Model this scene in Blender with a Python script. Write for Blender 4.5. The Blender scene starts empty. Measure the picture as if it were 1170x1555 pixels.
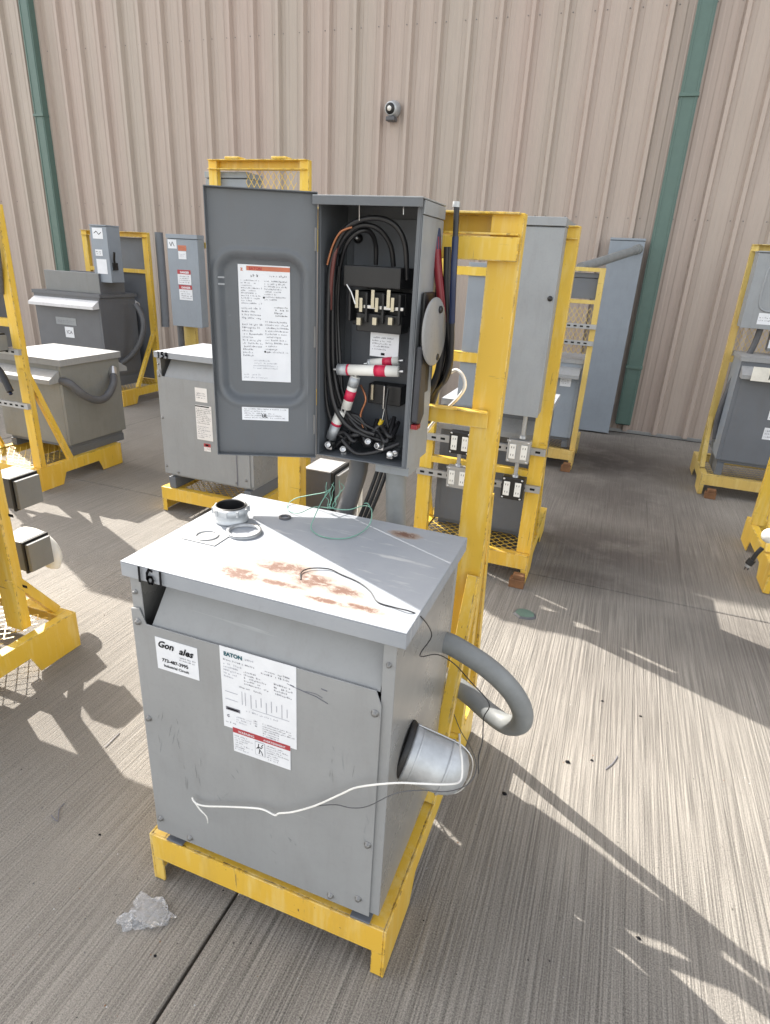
import bpy, bmesh, math, random
from mathutils import Vector, Matrix, noise
random.seed(7)
R = math.radians
scene = bpy.context.scene
C = scene.collection

# ------------------------------------------------------------------ camera numbers
EYE = Vector((0, 0, 1.6))
FPX = 926.5834580610372
ROT = [[0.93359173, 0.35479439, 0.05027358], [0.17824742, -0.33809327, -0.92407835], [-0.31086065, 0.87167304, -0.37888226]]
def ray(x, y):
    v = ((x - 585) / FPX, (y - 777.5) / FPX, 1.0)
    return Vector([sum(ROT[i][j] * v[i] for i in range(3)) for j in range(3)])
def atY(x, y, Y):
    d = ray(x, y); return EYE + d * (Y / d.y)
def atX(x, y, X):
    d = ray(x, y); return EYE + d * (X / d.x)
def atZ(x, y, Z):
    d = ray(x, y); return EYE + d * ((Z - 1.6) / d.z)

# ------------------------------------------------------------------ materials
MATS = {}
def nt(name):
    m = bpy.data.materials.new(name); m.use_nodes = True
    t = m.node_tree; b = t.nodes['Principled BSDF']
    MATS[name] = m
    return m, t, b
def N(t, typ, **kw):
    n = t.nodes.new(typ)
    for k, v in kw.items():
        if k in n.inputs: n.inputs[k].default_value = v
        else: setattr(n, k, v)
    return n
def noise_fac(t, scale, detail=5, rough=.6, stretch=None, lo=.4, hi=.6, coord='Object', dist=0):
    tc = N(t, 'ShaderNodeTexCoord'); mp = N(t, 'ShaderNodeMapping')
    if stretch: mp.inputs['Scale'].default_value = stretch
    nz = N(t, 'ShaderNodeTexNoise', Scale=scale, Detail=detail, Roughness=rough, Distortion=dist)
    mr = N(t, 'ShaderNodeMapRange'); mr.inputs['From Min'].default_value = lo; mr.inputs['From Max'].default_value = hi
    L = t.links
    L.new(tc.outputs[coord], mp.inputs['Vector']); L.new(mp.outputs[0], nz.inputs['Vector']); L.new(nz.outputs['Fac'], mr.inputs['Value'])
    return mr.outputs['Result']
def mixc(t, fac, a, b):
    m = N(t, 'ShaderNodeMix', data_type='RGBA')
    L = t.links
    if isinstance(fac, (int, float)): m.inputs[0].default_value = fac
    else: L.new(fac, m.inputs[0])
    for i, c in ((6, a), (7, b)):
        if isinstance(c, tuple): m.inputs[i].default_value = (*c, 1)
        else: L.new(c, m.inputs[i])
    return m.outputs[2]
def mul(t, a, b):
    m = N(t, 'ShaderNodeMath', operation='MULTIPLY')
    for i, c in enumerate((a, b)):
        if isinstance(c, (int, float)): m.inputs[i].default_value = c
        else: t.links.new(c, m.inputs[i])
    return m.outputs[0]
def bump(t, b, fac, strength=.2, dist=.002):
    bp = N(t, 'ShaderNodeBump', Strength=strength, Distance=dist)
    t.links.new(fac, bp.inputs['Height']); t.links.new(bp.outputs[0], b.inputs['Normal'])
def plain(name, col, rough=.5, metal=0, var=.12, spec=.5, **kw):
    m, t, b = nt(name)
    f = noise_fac(t, 14, lo=.3, hi=.7)
    dark = tuple(c * (1 - var) for c in col); lite = tuple(min(1, c * (1 + var)) for c in col)
    t.links.new(mixc(t, f, dark, lite), b.inputs['Base Color'])
    b.inputs['Roughness'].default_value = rough; b.inputs['Metallic'].default_value = metal
    b.inputs['Specular IOR Level'].default_value = spec
    return m
def painted(name, col, rough=.45, dirt=(.12, .1, .08), dirt_amt=.25, rust_amt=0, chip=None, chip_lo=.66, scale=5, wave=0):
    m, t, b = nt(name)
    base = mixc(t, noise_fac(t, scale, lo=.3, hi=.7), tuple(c * .93 for c in col), tuple(min(1, c * 1.06) for c in col))
    streak = noise_fac(t, 9, detail=8, rough=.7, stretch=(3, 3, .5), lo=.5, hi=.78)
    c = mixc(t, mul(t, streak, dirt_amt), base, dirt)
    c = mixc(t, mul(t, noise_fac(t, 90, detail=3, lo=.55, hi=.75), dirt_amt * .5), c, dirt)
    for st_, th in (((2.5, 60, 60), .73), ((60, 60, 3), .74)):
        c = mixc(t, mul(t, noise_fac(t, 1, detail=3, rough=.6, stretch=st_, lo=th, hi=th + .05, dist=.3), .35 * min(1, dirt_amt * 5)), c, tuple(min(1, q * 1.5 + .08) for q in col))
    c = mixc(t, mul(t, noise_fac(t, 2.3, detail=7, rough=.65, lo=.5, hi=.8), dirt_amt * .9), c, tuple(q * .62 for q in col))
    if chip:
        ch = noise_fac(t, 22, detail=9, rough=.72, lo=chip_lo, hi=chip_lo + .03)
        c = mixc(t, ch, c, chip)
    if rust_amt:
        ru = noise_fac(t, 11, detail=10, rough=.75, lo=.62, hi=.7, dist=.4)
        c = mixc(t, mul(t, ru, rust_amt), c, (.16, .06, .02))
    t.links.new(c, b.inputs['Base Color'])
    rr = N(t, 'ShaderNodeMapRange'); rr.inputs['To Min'].default_value = rough - .08; rr.inputs['To Max'].default_value = rough + .15
    t.links.new(noise_fac(t, 7, detail=8, lo=.2, hi=.8), rr.inputs['Value']); t.links.new(rr.outputs[0], b.inputs['Roughness'])
    bump(t, b, noise_fac(t, 4 if wave else 60, detail=4, lo=0, hi=1), .5 if wave else .12, wave or .0012)
    return m
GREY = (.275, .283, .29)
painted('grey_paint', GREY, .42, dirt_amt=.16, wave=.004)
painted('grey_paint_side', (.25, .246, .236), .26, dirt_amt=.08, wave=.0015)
painted('grey_paint_dark', (.13, .142, .162), .45, dirt_amt=.2)
painted('grey_paint_mid', (.2, .205, .205), .5, dirt_amt=.2)
painted('grey_blue', (.25, .285, .33), .4, dirt_amt=.15)
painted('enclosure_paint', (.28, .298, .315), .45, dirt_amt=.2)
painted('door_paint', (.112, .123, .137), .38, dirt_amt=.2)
def yellow(name, col, worn):
    m, t, b = nt(name); L = t.links
    c = mixc(t, noise_fac(t, .8, detail=2, lo=.3, hi=.7), col, (col[0] * 1.04, col[1] * .90, col[2]))
    c = mixc(t, mul(t, noise_fac(t, 1, detail=6, rough=.7, stretch=(14, 14, 2.2), lo=.52, hi=.8), .40 + worn * .2), c, (.36, .24, .08))
    c = mixc(t, mul(t, noise_fac(t, 1, detail=5, rough=.65, stretch=(30, 30, 4), lo=.5, hi=.75), .45), c, (.80, .68, .32))
    ru = noise_fac(t, 34, detail=8, rough=.8, lo=.655 - worn * .03, hi=.675)
    c = mixc(t, ru, c, (.13, .06, .028))
    c = mixc(t, mul(t, noise_fac(t, 1, detail=4, rough=.7, stretch=(4, 90, 90), lo=.68, hi=.72), .7), c, (.16, .09, .05))
    c = mixc(t, mul(t, noise_fac(t, 1, detail=4, rough=.7, stretch=(90, 90, 5), lo=.68, hi=.71), .7), c, (.2, .12, .06))
    bv = N(t, 'ShaderNodeBevel', samples=4); bv.inputs['Radius'].default_value = .005
    ge = N(t, 'ShaderNodeNewGeometry'); dt = N(t, 'ShaderNodeVectorMath', operation='DOT_PRODUCT')
    L.new(bv.outputs[0], dt.inputs[0]); L.new(ge.outputs['True Normal'], dt.inputs[1])
    mr = N(t, 'ShaderNodeMapRange'); mr.inputs['From Min'].default_value = .995; mr.inputs['From Max'].default_value = .93; L.new(dt.outputs['Value'], mr.inputs['Value'])
    chipn = noise_fac(t, 38, detail=6, rough=.75, lo=.50 - worn * .06, hi=.56)
    c = mixc(t, mul(t, mr.outputs[0], chipn), c, (.11, .055, .03))
    c = mixc(t, mul(t, mul(t, mr.outputs[0], noise_fac(t, 20, detail=5, lo=.45, hi=.6)), .5), c, (.78, .68, .40))
    L.new(c, b.inputs['Base Color']); b.inputs['Roughness'].default_value = .42
    bump(t, b, noise_fac(t, 45, detail=5, lo=0, hi=1), .15, .0015)
yellow('yellow_paint', (.69, .475, .05), 0)
yellow('yellow_paint_worn', (.60, .46, .12), 1)
painted('dial_paint', (.27, .27, .27), .45, dirt_amt=.4)
painted('galvanised', (.42, .43, .44), .38, dirt_amt=.3)
MATS['galvanised'].node_tree.nodes['Principled BSDF'].inputs['Metallic'].default_value = .6
plain('black', (.012, .012, .013), .45)
plain('black_cable', (.016, .016, .018), .38)
plain('handle_grey', (.035, .037, .045), .5)
plain('void', (.004, .004, .004), .9)
plain('silver', (.6, .6, .6), .3, 1)
plain('steel_bolt', (.22, .22, .22), .5, .6)
plain('cast_alu', (.46, .48, .50), .48, .5, var=.25)
plain('brassy', (.5, .46, .36), .35, .85)
plain('white_plastic', (.75, .74, .70), .5, var=.06)
plain('white_wire_m', (.78, .77, .74), .4)
plain('label_white', (.72, .74, .78), .45, var=.05)
plain('label_lit', (.75, .73, .72), .5, var=.08)
plain('ink', (.008, .008, .01), .8, spec=.2)
plain('ink_grey', (.16, .16, .19), .6)
plain('ink_pale', (.36, .37, .42), .6)
plain('label_red', (.38, .04, .05), .5)
plain('label_orange', (.5, .16, .09), .5)
plain('teal_ink', (.01, .09, .12), .5)
plain('red_tape', (.22, .012, .02), .35)
plain('red_cable', (.12, .035, .03), .45)
plain('pink_band', (.55, .02, .07), .35)
plain('blue_tape', (.009, .02, .065), .35)
plain('green_wire_m', (.16, .34, .27), .5, var=.2)
plain('copper', (.4, .17, .09), .4, .8)
plain('pvc_grey', (.21, .22, .222), .55, var=.14)
plain('pvc_dark', (.09, .092, .1), .45)
plain('cover_clear', (.5, .5, .5), .25)
plain('wood_block', (.19, .09, .04), .8, var=.3)
plain('cardboard', (.3, .19, .09), .8, var=.3)
plain('green_trim', (.085, .145, .125), .4, var=.06)
plain('yellow_plastic', (.6, .42, .02), .4)
plain('paper', (.75, .73, .66), .7)

# lid with rust scabs near the front (stains in the sheet itself)
m, t, b = nt('lid_paint')
L = t.links
tc = N(t, 'ShaderNodeTexCoord')
base = mixc(t, noise_fac(t, 5, detail=8, lo=.3, hi=.7), (.27, .292, .325), (.34, .358, .385))
base = mixc(t, mul(t, noise_fac(t, 26, detail=9, rough=.75, lo=.58, hi=.75), .35), base, (.2, .2, .2))
base = mixc(t, mul(t, noise_fac(t, 8, detail=10, stretch=(1, 5, 1), lo=.6, hi=.72), .5), base, (.62, .62, .6))
acc = None
for (cx, cy, sx, sy) in ((-.655, .955, .055, .028), (-.585, 1.02, .075, .03), (-.50, .995, .055, .03), (-.43, .985, .045, .022), (-.56, .955, .06, .012), (-.45, .935, .07, .01), (-.37, .94, .05, .012), (-.41, 1.30, .04, .02)):
    mp = N(t, 'ShaderNodeMapping'); mp.inputs['Location'].default_value = (-cx / sx, -cy / sy, 0); mp.inputs['Scale'].default_value = (1 / sx, 1 / sy, 0)
    L.new(tc.outputs['Generated'], mp.inputs['Vector'])
    geo = N(t, 'ShaderNodeNewGeometry'); L.new(geo.outputs['Position'], mp.inputs['Vector'])
    ln = N(t, 'ShaderNodeVectorMath', operation='LENGTH'); L.new(mp.outputs[0], ln.inputs[0])
    mr = N(t, 'ShaderNodeMapRange'); mr.inputs['From Min'].default_value = 1.5; mr.inputs['From Max'].default_value = .2
    L.new(ln.outputs['Value'], mr.inputs['Value'])
    if acc is None: acc = mr.outputs[0]
    else:
        mx = N(t, 'ShaderNodeMath', operation='MAXIMUM'); L.new(acc, mx.inputs[0]); L.new(mr.outputs[0], mx.inputs[1]); acc = mx.outputs[0]
spots = noise_fac(t, 30, detail=12, rough=.8, stretch=(1, 1.4, 1), lo=.30, hi=.58, dist=.5)
f1 = mul(t, acc, spots)
r1 = N(t, 'ShaderNodeMapRange'); r1.inputs['From Min'].default_value = .14; r1.inputs['From Max'].default_value = .34; L.new(f1, r1.inputs['Value'])
r2 = N(t, 'ShaderNodeMapRange'); r2.inputs['From Min'].default_value = .38; r2.inputs['From Max'].default_value = .60; L.new(f1, r2.inputs['Value'])
c = mixc(t, mul(t, r1.outputs[0], .65), base, (.31, .22, .15))
c = mixc(t, mul(t, r2.outputs[0], .9), c, (.13, .06, .04))
L.new(c, b.inputs['Base Color']); b.inputs['Roughness'].default_value = .55
bump(t, b, noise_fac(t, 3, detail=3, lo=0, hi=1), .5, .006)

# siding
m, t, b = nt('siding'); L = t.links
pan = noise_fac(t, 1.1, detail=1, stretch=(1.1, 0, .0), lo=.4, hi=.6)
c = mixc(t, pan, (.43, .345, .30), (.41, .35, .30))
c = mixc(t, mul(t, noise_fac(t, 6, detail=6, rough=.6, stretch=(6, 1, .25), lo=.45, hi=.8), .25), c, (.26, .21, .18))
c = mixc(t, mul(t, noise_fac(t, 2.2, detail=6, stretch=(1, 1, .5), lo=.5, hi=.8), .12), c, (.65, .57, .52))
L.new(c, b.inputs['Base Color']); b.inputs['Roughness'].default_value = .42
bump(t, b, noise_fac(t, 5, detail=2, stretch=(2, 1, .4), lo=0, hi=1), .35, .006)

# broom finished concrete, streaks run along Y
m, t, b = nt('concrete'); L = t.links
st1 = noise_fac(t, 1, detail=1, rough=.5, stretch=(95, .9, 1), lo=.36, hi=.64)
st2 = noise_fac(t, 1, detail=1, rough=.5, stretch=(190, 2.6, 1), lo=.38, hi=.62)
grain = noise_fac(t, 260, detail=3, rough=.8, lo=.36, hi=.64)
geo0 = N(t, 'ShaderNodeSeparateXYZ'); gg = N(t, 'ShaderNodeNewGeometry'); L.new(gg.outputs['Position'], geo0.inputs[0])
kx = N(t, 'ShaderNodeMapRange'); kx.inputs['From Min'].default_value = -1.6; kx.inputs['From Max'].default_value = -.1; kx.inputs['To Min'].default_value = .45; kx.inputs['To Max'].default_value = 1.0; L.new(geo0.outputs[0], kx.inputs['Value'])
def centred(v, amp):
    q = N(t, 'ShaderNodeMath', operation='SUBTRACT'); L.new(v, q.inputs[0]); q.inputs[1].default_value = .5
    return mul(t, q.outputs[0], amp)
def plus(a, b_):
    q = N(t, 'ShaderNodeMath', operation='ADD'); 
    for i_, v in enumerate((a, b_)):
        if isinstance(v, float): q.inputs[i_].default_value = v
        else: L.new(v, q.inputs[i_])
    return q.outputs[0]
lines = plus(centred(st1, .22), centred(st2, .42))
ky = N(t, 'ShaderNodeMapRange'); ky.inputs['From Min'].default_value = 2.0; ky.inputs['From Max'].default_value = 5.5; ky.inputs['To Min'].default_value = 1.0; ky.inputs['To Max'].default_value = .4; L.new(geo0.outputs[1], ky.inputs['Value'])
lines = mul(t, lines, ky.outputs[0])
patch = noise_fac(t, 1.1, detail=4, rough=.6, stretch=(1.6, .5, 1), lo=.3, hi=.7)
lines = mul(t, mul(t, lines, kx.outputs[0]), plus(mul(t, patch, .7), .55))
ae_ = N(t, 'ShaderNodeMath', operation='ADD'); L.new(plus(lines, centred(grain, .66)), ae_.inputs[0]); ae_.inputs[1].default_value = .5
c = mixc(t, ae_.outputs[0], (.088, .080, .071), (.405, .375, .334))
c = mixc(t, mul(t, noise_fac(t, 1.3, detail=7, rough=.65, lo=.45, hi=.72), .35), c, (.14, .125, .11))
c = mixc(t, mul(t, noise_fac(t, .9, detail=6, rough=.6, lo=.5, hi=.7), .3), c, (.38, .35, .31))
c = mixc(t, mul(t, noise_fac(t, 70, detail=2, lo=.72, hi=.75), .8), c, (.05, .045, .04))
c = mixc(t, mul(t, noise_fac(t, 1, detail=3, rough=.6, stretch=(22, .35, 1), lo=.66, hi=.69), .55), c, (.085, .077, .07))
geo = N(t, 'ShaderNodeNewGeometry')
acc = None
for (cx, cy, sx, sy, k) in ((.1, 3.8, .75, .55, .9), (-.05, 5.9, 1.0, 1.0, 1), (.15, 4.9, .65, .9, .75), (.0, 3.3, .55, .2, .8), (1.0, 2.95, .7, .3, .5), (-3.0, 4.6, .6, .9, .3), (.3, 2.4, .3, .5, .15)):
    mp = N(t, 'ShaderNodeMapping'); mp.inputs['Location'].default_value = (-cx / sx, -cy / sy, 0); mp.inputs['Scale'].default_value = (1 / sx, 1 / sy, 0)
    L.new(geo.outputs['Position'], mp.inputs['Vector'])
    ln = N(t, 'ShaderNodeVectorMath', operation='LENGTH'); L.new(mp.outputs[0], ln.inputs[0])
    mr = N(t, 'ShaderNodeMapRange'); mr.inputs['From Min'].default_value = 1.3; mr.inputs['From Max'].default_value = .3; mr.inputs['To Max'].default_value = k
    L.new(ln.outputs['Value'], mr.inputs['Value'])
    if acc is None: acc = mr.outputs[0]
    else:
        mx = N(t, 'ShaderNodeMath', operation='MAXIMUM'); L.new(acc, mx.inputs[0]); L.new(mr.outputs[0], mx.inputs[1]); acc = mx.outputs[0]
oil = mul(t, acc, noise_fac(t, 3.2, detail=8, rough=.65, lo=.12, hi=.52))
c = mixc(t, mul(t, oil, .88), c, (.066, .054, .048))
L.new(c, b.inputs['Base Color']); b.inputs['Roughness'].default_value = .85
ad = N(t, 'ShaderNodeMath', operation='ADD'); L.new(st1, ad.inputs[0]); L.new(st2, ad.inputs[1])
ad2 = N(t, 'ShaderNodeMath', operation='ADD'); L.new(ad.outputs[0], ad2.inputs[0]); L.new(grain, ad2.inputs[1])
bump(t, b, ad2.outputs[0], .6, .003)
plain('joint_dark', (.03, .027, .025), .95)
m, t, b = nt('clear_film')
b.inputs['Base Color'].default_value = (.85, .86, .88, 1); b.inputs['Roughness'].default_value = .12
b.inputs['Transmission Weight'].default_value = .82; b.inputs['IOR'].default_value = 1.25

# ------------------------------------------------------------------ mesh builder
def wloc(o):
    v = Vector((0, 0, 0))
    while o: v += Vector(o.location); o = o.parent
    return v
class MB:
    def __init__(s): s.v = []; s.f = []; s.m = []; s.sm = []; s.names = []; s.X = None
    def mi(s, mat):
        if mat not in s.names: s.names.append(mat)
        return s.names.index(mat)
    def add(s, vs, fs, mat, smooth=False):
        o = len(s.v)
        for p in vs:
            p = Vector(p)
            if s.X is not None: p = s.X @ p
            s.v.append(p)
        k = s.mi(mat)
        for f in fs: s.f.append(tuple(i + o for i in f)); s.m.append(k); s.sm.append(smooth)
        return s
    def box(s, x0, x1, y0, y1, z0, z1, mat):
        if x0 > x1: x0, x1 = x1, x0
        if y0 > y1: y0, y1 = y1, y0
        if z0 > z1: z0, z1 = z1, z0
        vs = [(x, y, z) for x in (x0, x1) for y in (y0, y1) for z in (z0, z1)]
        return s.add(vs, [(0, 1, 3, 2), (4, 6, 7, 5), (0, 4, 5, 1), (2, 3, 7, 6), (0, 2, 6, 4), (1, 5, 7, 3)], mat)
    def prism(s, poly, axis, a, b_, mat):           # poly in the two other axes, extruded along axis from a to b_
        n = len(poly)
        def P(u, v, w):
            return (w, u, v) if axis == 'x' else ((u, w, v) if axis == 'y' else (u, v, w))
        vs = [P(u, v, a) for u, v in poly] + [P(u, v, b_) for u, v in poly]
        fs = [tuple(range(n)), tuple(range(2 * n - 1, n - 1, -1))] + [(i, i + n, (i + 1) % n + n, (i + 1) % n) for i in range(n)]
        return s.add(vs, fs, mat)
    def tube(s, pts, r, mat, seg=10, smooth=True, steps=0, cap=True):
        pts = [Vector(p) for p in pts]
        if steps: pts = spline(pts, steps)
        rs = r if isinstance(r, list) else [r] * len(pts)
        if isinstance(r, list) and len(r) != len(pts):
            rs = [r[min(len(r) - 1, int(i / len(pts) * len(r)))] for i in range(len(pts))]
        vs, fs = [], []
        up = None
        for i, p in enumerate(pts):
            d = (pts[min(i + 1, len(pts) - 1)] - pts[max(i - 1, 0)])
            if d.length < 1e-9: d = Vector((0, 0, 1))
            d.normalize()
            if up is None:
                up = Vector((0, 0, 1)) if abs(d.z) < .9 else Vector((1, 0, 0))
            a = d.cross(up)
            if a.length < 1e-4: a = d.cross(Vector((0, 1, 0)))
            a.normalize(); bb = a.cross(d); up = bb
            for k in range(seg):
                th = 2 * math.pi * k / seg
                vs.append(p + (a * math.cos(th) + bb * math.sin(th)) * rs[i])
        for i in range(len(pts) - 1):
            for k in range(seg):
                k2 = (k + 1) % seg
                fs.append((i * seg + k, i * seg + k2, (i + 1) * seg + k2, (i + 1) * seg + k))
        s.add(vs, fs, mat, smooth)
        if cap:
            s.add(vs[:seg], [tuple(range(seg - 1, -1, -1))], mat); s.add(vs[-seg:], [tuple(range(seg))], mat)
        return s
    def lathe(s, prof, origin, axis, mat, seg=28, smooth=True):   # prof: (radius, distance along axis)
        axis = Vector(axis).normalized(); a = axis.orthogonal().normalized(); b_ = axis.cross(a)
        vs, fs = [], []
        for r, h in prof:
            for k in range(seg):
                th = 2 * math.pi * k / seg
                vs.append(Vector(origin) + axis * h + (a * math.cos(th) + b_ * math.sin(th)) * max(r, 1e-5))
        for i in range(len(prof) - 1):
            for k in range(seg):
                k2 = (k + 1) % seg
                fs.append((i * seg + k, i * seg + k2, (i + 1) * seg + k2, (i + 1) * seg + k))
        return s.add(vs, fs, mat, smooth)
    def build(s, name, parent=None, bevel=0, origin=None, label=None):
        me = bpy.data.meshes.new(name)
        if parent is not None: off = wloc(parent)
        elif origin is not None: off = Vector(origin)
        else:
            xs = [p.x for p in s.v]; ys = [p.y for p in s.v]; zs = [p.z for p in s.v]
            off = Vector(((min(xs) + max(xs)) / 2, (min(ys) + max(ys)) / 2, min(zs)))
        me.from_pydata([p - off for p in s.v], [], s.f)
        for n in s.names: me.materials.append(MATS[n])
        me.polygons.foreach_set('material_index', s.m); me.polygons.foreach_set('use_smooth', s.sm)
        me.update()
        bm = bmesh.new(); bm.from_mesh(me); bmesh.ops.recalc_face_normals(bm, faces=bm.faces); bm.to_mesh(me); bm.free()
        o = bpy.data.objects.new(name, me); C.objects.link(o)
        if parent is not None: o.parent = parent
        else: o.location = off
        if bevel:
            md = o.modifiers.new('bevel', 'BEVEL'); md.width = bevel; md.segments = 2; md.limit_method = 'ANGLE'; md.angle_limit = R(50)
            md.harden_normals = False
        if label: o['label'] = label
        return o
def spline(pts, n):
    out = []
    P = [pts[0]] + list(pts) + [pts[-1]]
    for i in range(1, len(P) - 2):
        for k in range(n):
            u = k / n; a, b_, c_, d = P[i - 1], P[i], P[i + 1], P[i + 2]
            out.append(.5 * ((2 * b_) + (c_ - a) * u + (2 * a - 5 * b_ + 4 * c_ - d) * u * u + (3 * b_ - a - 3 * c_ + d) * u ** 3))
    out.append(pts[-1]); return out
def tag(o, label, cat, group=None):
    o['label'] = label; o['category'] = cat
    if group: o['group'] = group
    return o
def thing(name, loc, label, cat, group=None):
    o = bpy.data.objects.new(name, None); C.objects.link(o); o.location = loc; o.empty_display_size = .1
    return tag(o, label, cat, group)
def struct(o): o['kind'] = 'structure'; return o

# ------------------------------------------------------------------ labels with writing
_fonts = {}
def text_geo(s_, size, bold=0, shear=0):
    cu = bpy.data.curves.new('t', 'FONT'); cu.body = s_; cu.size = size; cu.shear = shear; cu.offset = bold; cu.resolution_u = 2
    o = bpy.data.objects.new('t', cu); C.objects.link(o)
    dg = bpy.context.evaluated_depsgraph_get()
    me = bpy.data.meshes.new_from_object(o.evaluated_get(dg))
    vs = [tuple(v.co) for v in me.vertices]; fs = [tuple(p.vertices) for p in me.polygons]
    bpy.data.objects.remove(o); bpy.data.meshes.remove(me); bpy.data.curves.remove(cu)
    return vs, fs
def label_plate(name, parent, o, u, v, w, h, items, base='label_white', seed=1, thick=.0008):
    """o lower-left corner, u right, v up; items in metres on the plate"""
    rnd = random.Random(seed)
    u = Vector(u).normalized(); v = Vector(v).normalized(); n = u.cross(v)
    mb = MB(); mb.X = Matrix(((u.x, v.x, n.x, o[0]), (u.y, v.y, n.y, o[1]), (u.z, v.z, n.z, o[2]), (0, 0, 0, 1)))
    mb.box(0, w, 0, h, 0, thick, base)
    z = thick + .0005; z2 = z + .0004
    for it in items:
        k = it[0]
        if k == 'r':
            _, a, b_, c_, d, mat = it[:6]; zz = z if len(it) < 7 else z2
            mb.add([(a, b_, zz), (c_, b_, zz), (c_, d, zz), (a, d, zz)], [(0, 1, 2, 3)], mat)
        elif k == 't':
            _, st, a, b_, size, mat = it[:6]; bold = it[6] if len(it) > 6 else 0; sh = it[7] if len(it) > 7 else 0
            vs, fs = text_geo(st, size, bold, sh)
            mb.add([(a + p[0], b_ + p[1], z2) for p in vs], fs, mat)
        elif k == 'l':                     # lines of small print
            _, a, b_, c_, d, nl, mat = it[:7]
            lh = (d - b_) / nl
            for i in range(nl):
                y = d - (i + .8) * lh; x = a
                end = c_ - (c_ - a) * rnd.choice((0, 0, .1, .3, .5))
                k_ = 0; cw = max(lh * .5, .0011)
                while x < end:
                    k_ += 1
                    if rnd.random() < .17: x += cw * .8; continue
                    hh = lh * rnd.choice((.38, .38, .55, .62)); bw = cw * rnd.uniform(.3, .62); q = y - (lh * .12 if rnd.random() < .1 else 0)
                    mb.add([(x, q, z), (x + bw * .45, q, z), (x + bw * .45, q + hh, z), (x, q + hh, z)], [(0, 1, 2, 3)], mat)
                    mb.add([(x + bw * .5, q + hh * rnd.choice((0, .35, .7)), z), (x + bw * 1.3, q + hh * .2, z), (x + bw * 1.3, q + hh * .55, z), (x + bw * .5, q + hh * .7, z)], [(0, 1, 2, 3)], mat)
                    x += cw
        elif k == 'p':                     # pen stroke polyline
            _, pts, wd, mat = it
            for (x0, y0), (x1, y1) in zip(pts, pts[1:]):
                d_ = Vector((x1 - x0, y1 - y0)); L_ = d_.length or 1; nx, ny = -d_.y / L_ * wd / 2, d_.x / L_ * wd / 2
                ex, ey = d_.x / L_ * wd * .3, d_.y / L_ * wd * .3
                mb.add([(x0 - nx - ex, y0 - ny - ey, z2), (x1 - nx + ex, y1 - ny + ey, z2), (x1 + nx + ex, y1 + ny + ey, z2), (x0 + nx - ex, y0 + ny - ey, z2)], [(0, 1, 2, 3)], mat)
    return mb.build(name, parent)
DIG = {'1': [[(.5, 1), (.45, 0)]], '6': [[(.8, .92), (.45, 1), (.15, .7), (.1, .3), (.3, .02), (.7, .05), (.85, .3), (.7, .5), (.35, .48), (.15, .3)]],
       '5': [[(.85, 1), (.25, .97), (.2, .6), (.6, .62), (.85, .35), (.6, .04), (.15, .05)]],
       '4': [[(.25, 1), (.15, .5), (.9, .45)], [(.75, 1), (.7, 0)]], '3': [[(.15, .95), (.7, .95), (.45, .55), (.85, .3), (.5, 0), (.1, .08)]]}
def hand(s_, x, y, hgt, wd, mat='ink', adv=.62):
    out = []
    for ch in s_:
        for pl in DIG[ch]:
            out.append(('p', [(x + a * hgt * .6, y + b_ * hgt) for a, b_ in pl], wd, mat))
        x += hgt * adv
    return out
XA, ZA = (1, 0, 0), (0, 0, 1)

# ------------------------------------------------------------------ ground
ys = [-9.0, -5.1, -.95, 3.21, 7.05]
xs = [-22.4, -17.6, -13.4, -9.1, -4.9, -.705, 3.5, 7.7, 11.9, 16.1, 20.3]
mb = MB()
g = .0045
for i in range(len(xs) - 1):
    for j in range(len(ys) - 1):
        a, b_, c_, d = xs[i] + g, xs[i + 1] - g, ys[j] + g, ys[j + 1] - g
        e = .004
        vs = [(a + e, c_ + e, 0), (b_ - e, c_ + e, 0), (b_ - e, d - e, 0), (a + e, d - e, 0), (a, c_, -.004), (b_, c_, -.004), (b_, d, -.004), (a, d, -.004), (a, c_, -.03), (b_, c_, -.03), (b_, d, -.03), (a, d, -.03)]
        fs = [(0, 1, 2, 3)] + [(k, 4 + k, 4 + (k + 1) % 4, (k + 1) % 4) for k in range(4)] + [(4 + k, 8 + k, 8 + (k + 1) % 4, 4 + (k + 1) % 4) for k in range(4)]
        mb.add(vs, fs, 'concrete')
mb.add([(-120, -120, -.03), (120, -120, -.03), (120, 120, -.03), (-120, 120, -.03)], [(0, 1, 2, 3)], 'joint_dark')
# the same slab carries on all round, out to the horizon
for (a, b_, c_, d) in ((-120, 120, -120, -9.0), (-120, -22.4, -9.0, 120), (20.3, 120, -9.0, 120)):
    mb.add([(a, c_, -.001), (b_, c_, -.001), (b_, d, -.001), (a, d, -.001)], [(0, 1, 2, 3)], 'concrete')
struct(mb.build('ground', origin=(0, 0, 0)))

# ------------------------------------------------------------------ metal building
WY = 7.1; HW = 7.3
bld = thing('metal_building', (0, WY, 0), 'beige ribbed metal building wall with green downspouts behind the equipment', 'building')
prof = []
P_ = .304
x = -.095 - P_ * 72
while x < 20:
    prof += [(x - .034, 0), (x - .017, -.05), (x + .017, -.05), (x + .034, 0)]
    for q in (.1, .2):
        prof += [(x + q - .03, 0), (x + q - .018, -.005), (x + q + .018, -.005), (x + q + .03, 0)]
    x += P_
mb = MB()
n = len(prof)
mb.add([(a, WY + b_, .02) for a, b_ in prof] + [(a, WY + b_, HW) for a, b_ in prof], [(i, i + 1, n + i + 1, n + i) for i in range(n - 1)], 'siding')
mb.build('wall_panel', bld)
mb = MB()
k = -.095 - P_ * 40
while k < 6:
    for z in (2.12, 3.82, 5.5):
        for q in (-.055, .055):
            mb.lathe([(.0055, 0), (.0055, .004), (.003, .006), (0, .006)], (k + q, WY, z), (0, -1, 0), 'steel_bolt', 8)
    k += P_
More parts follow.
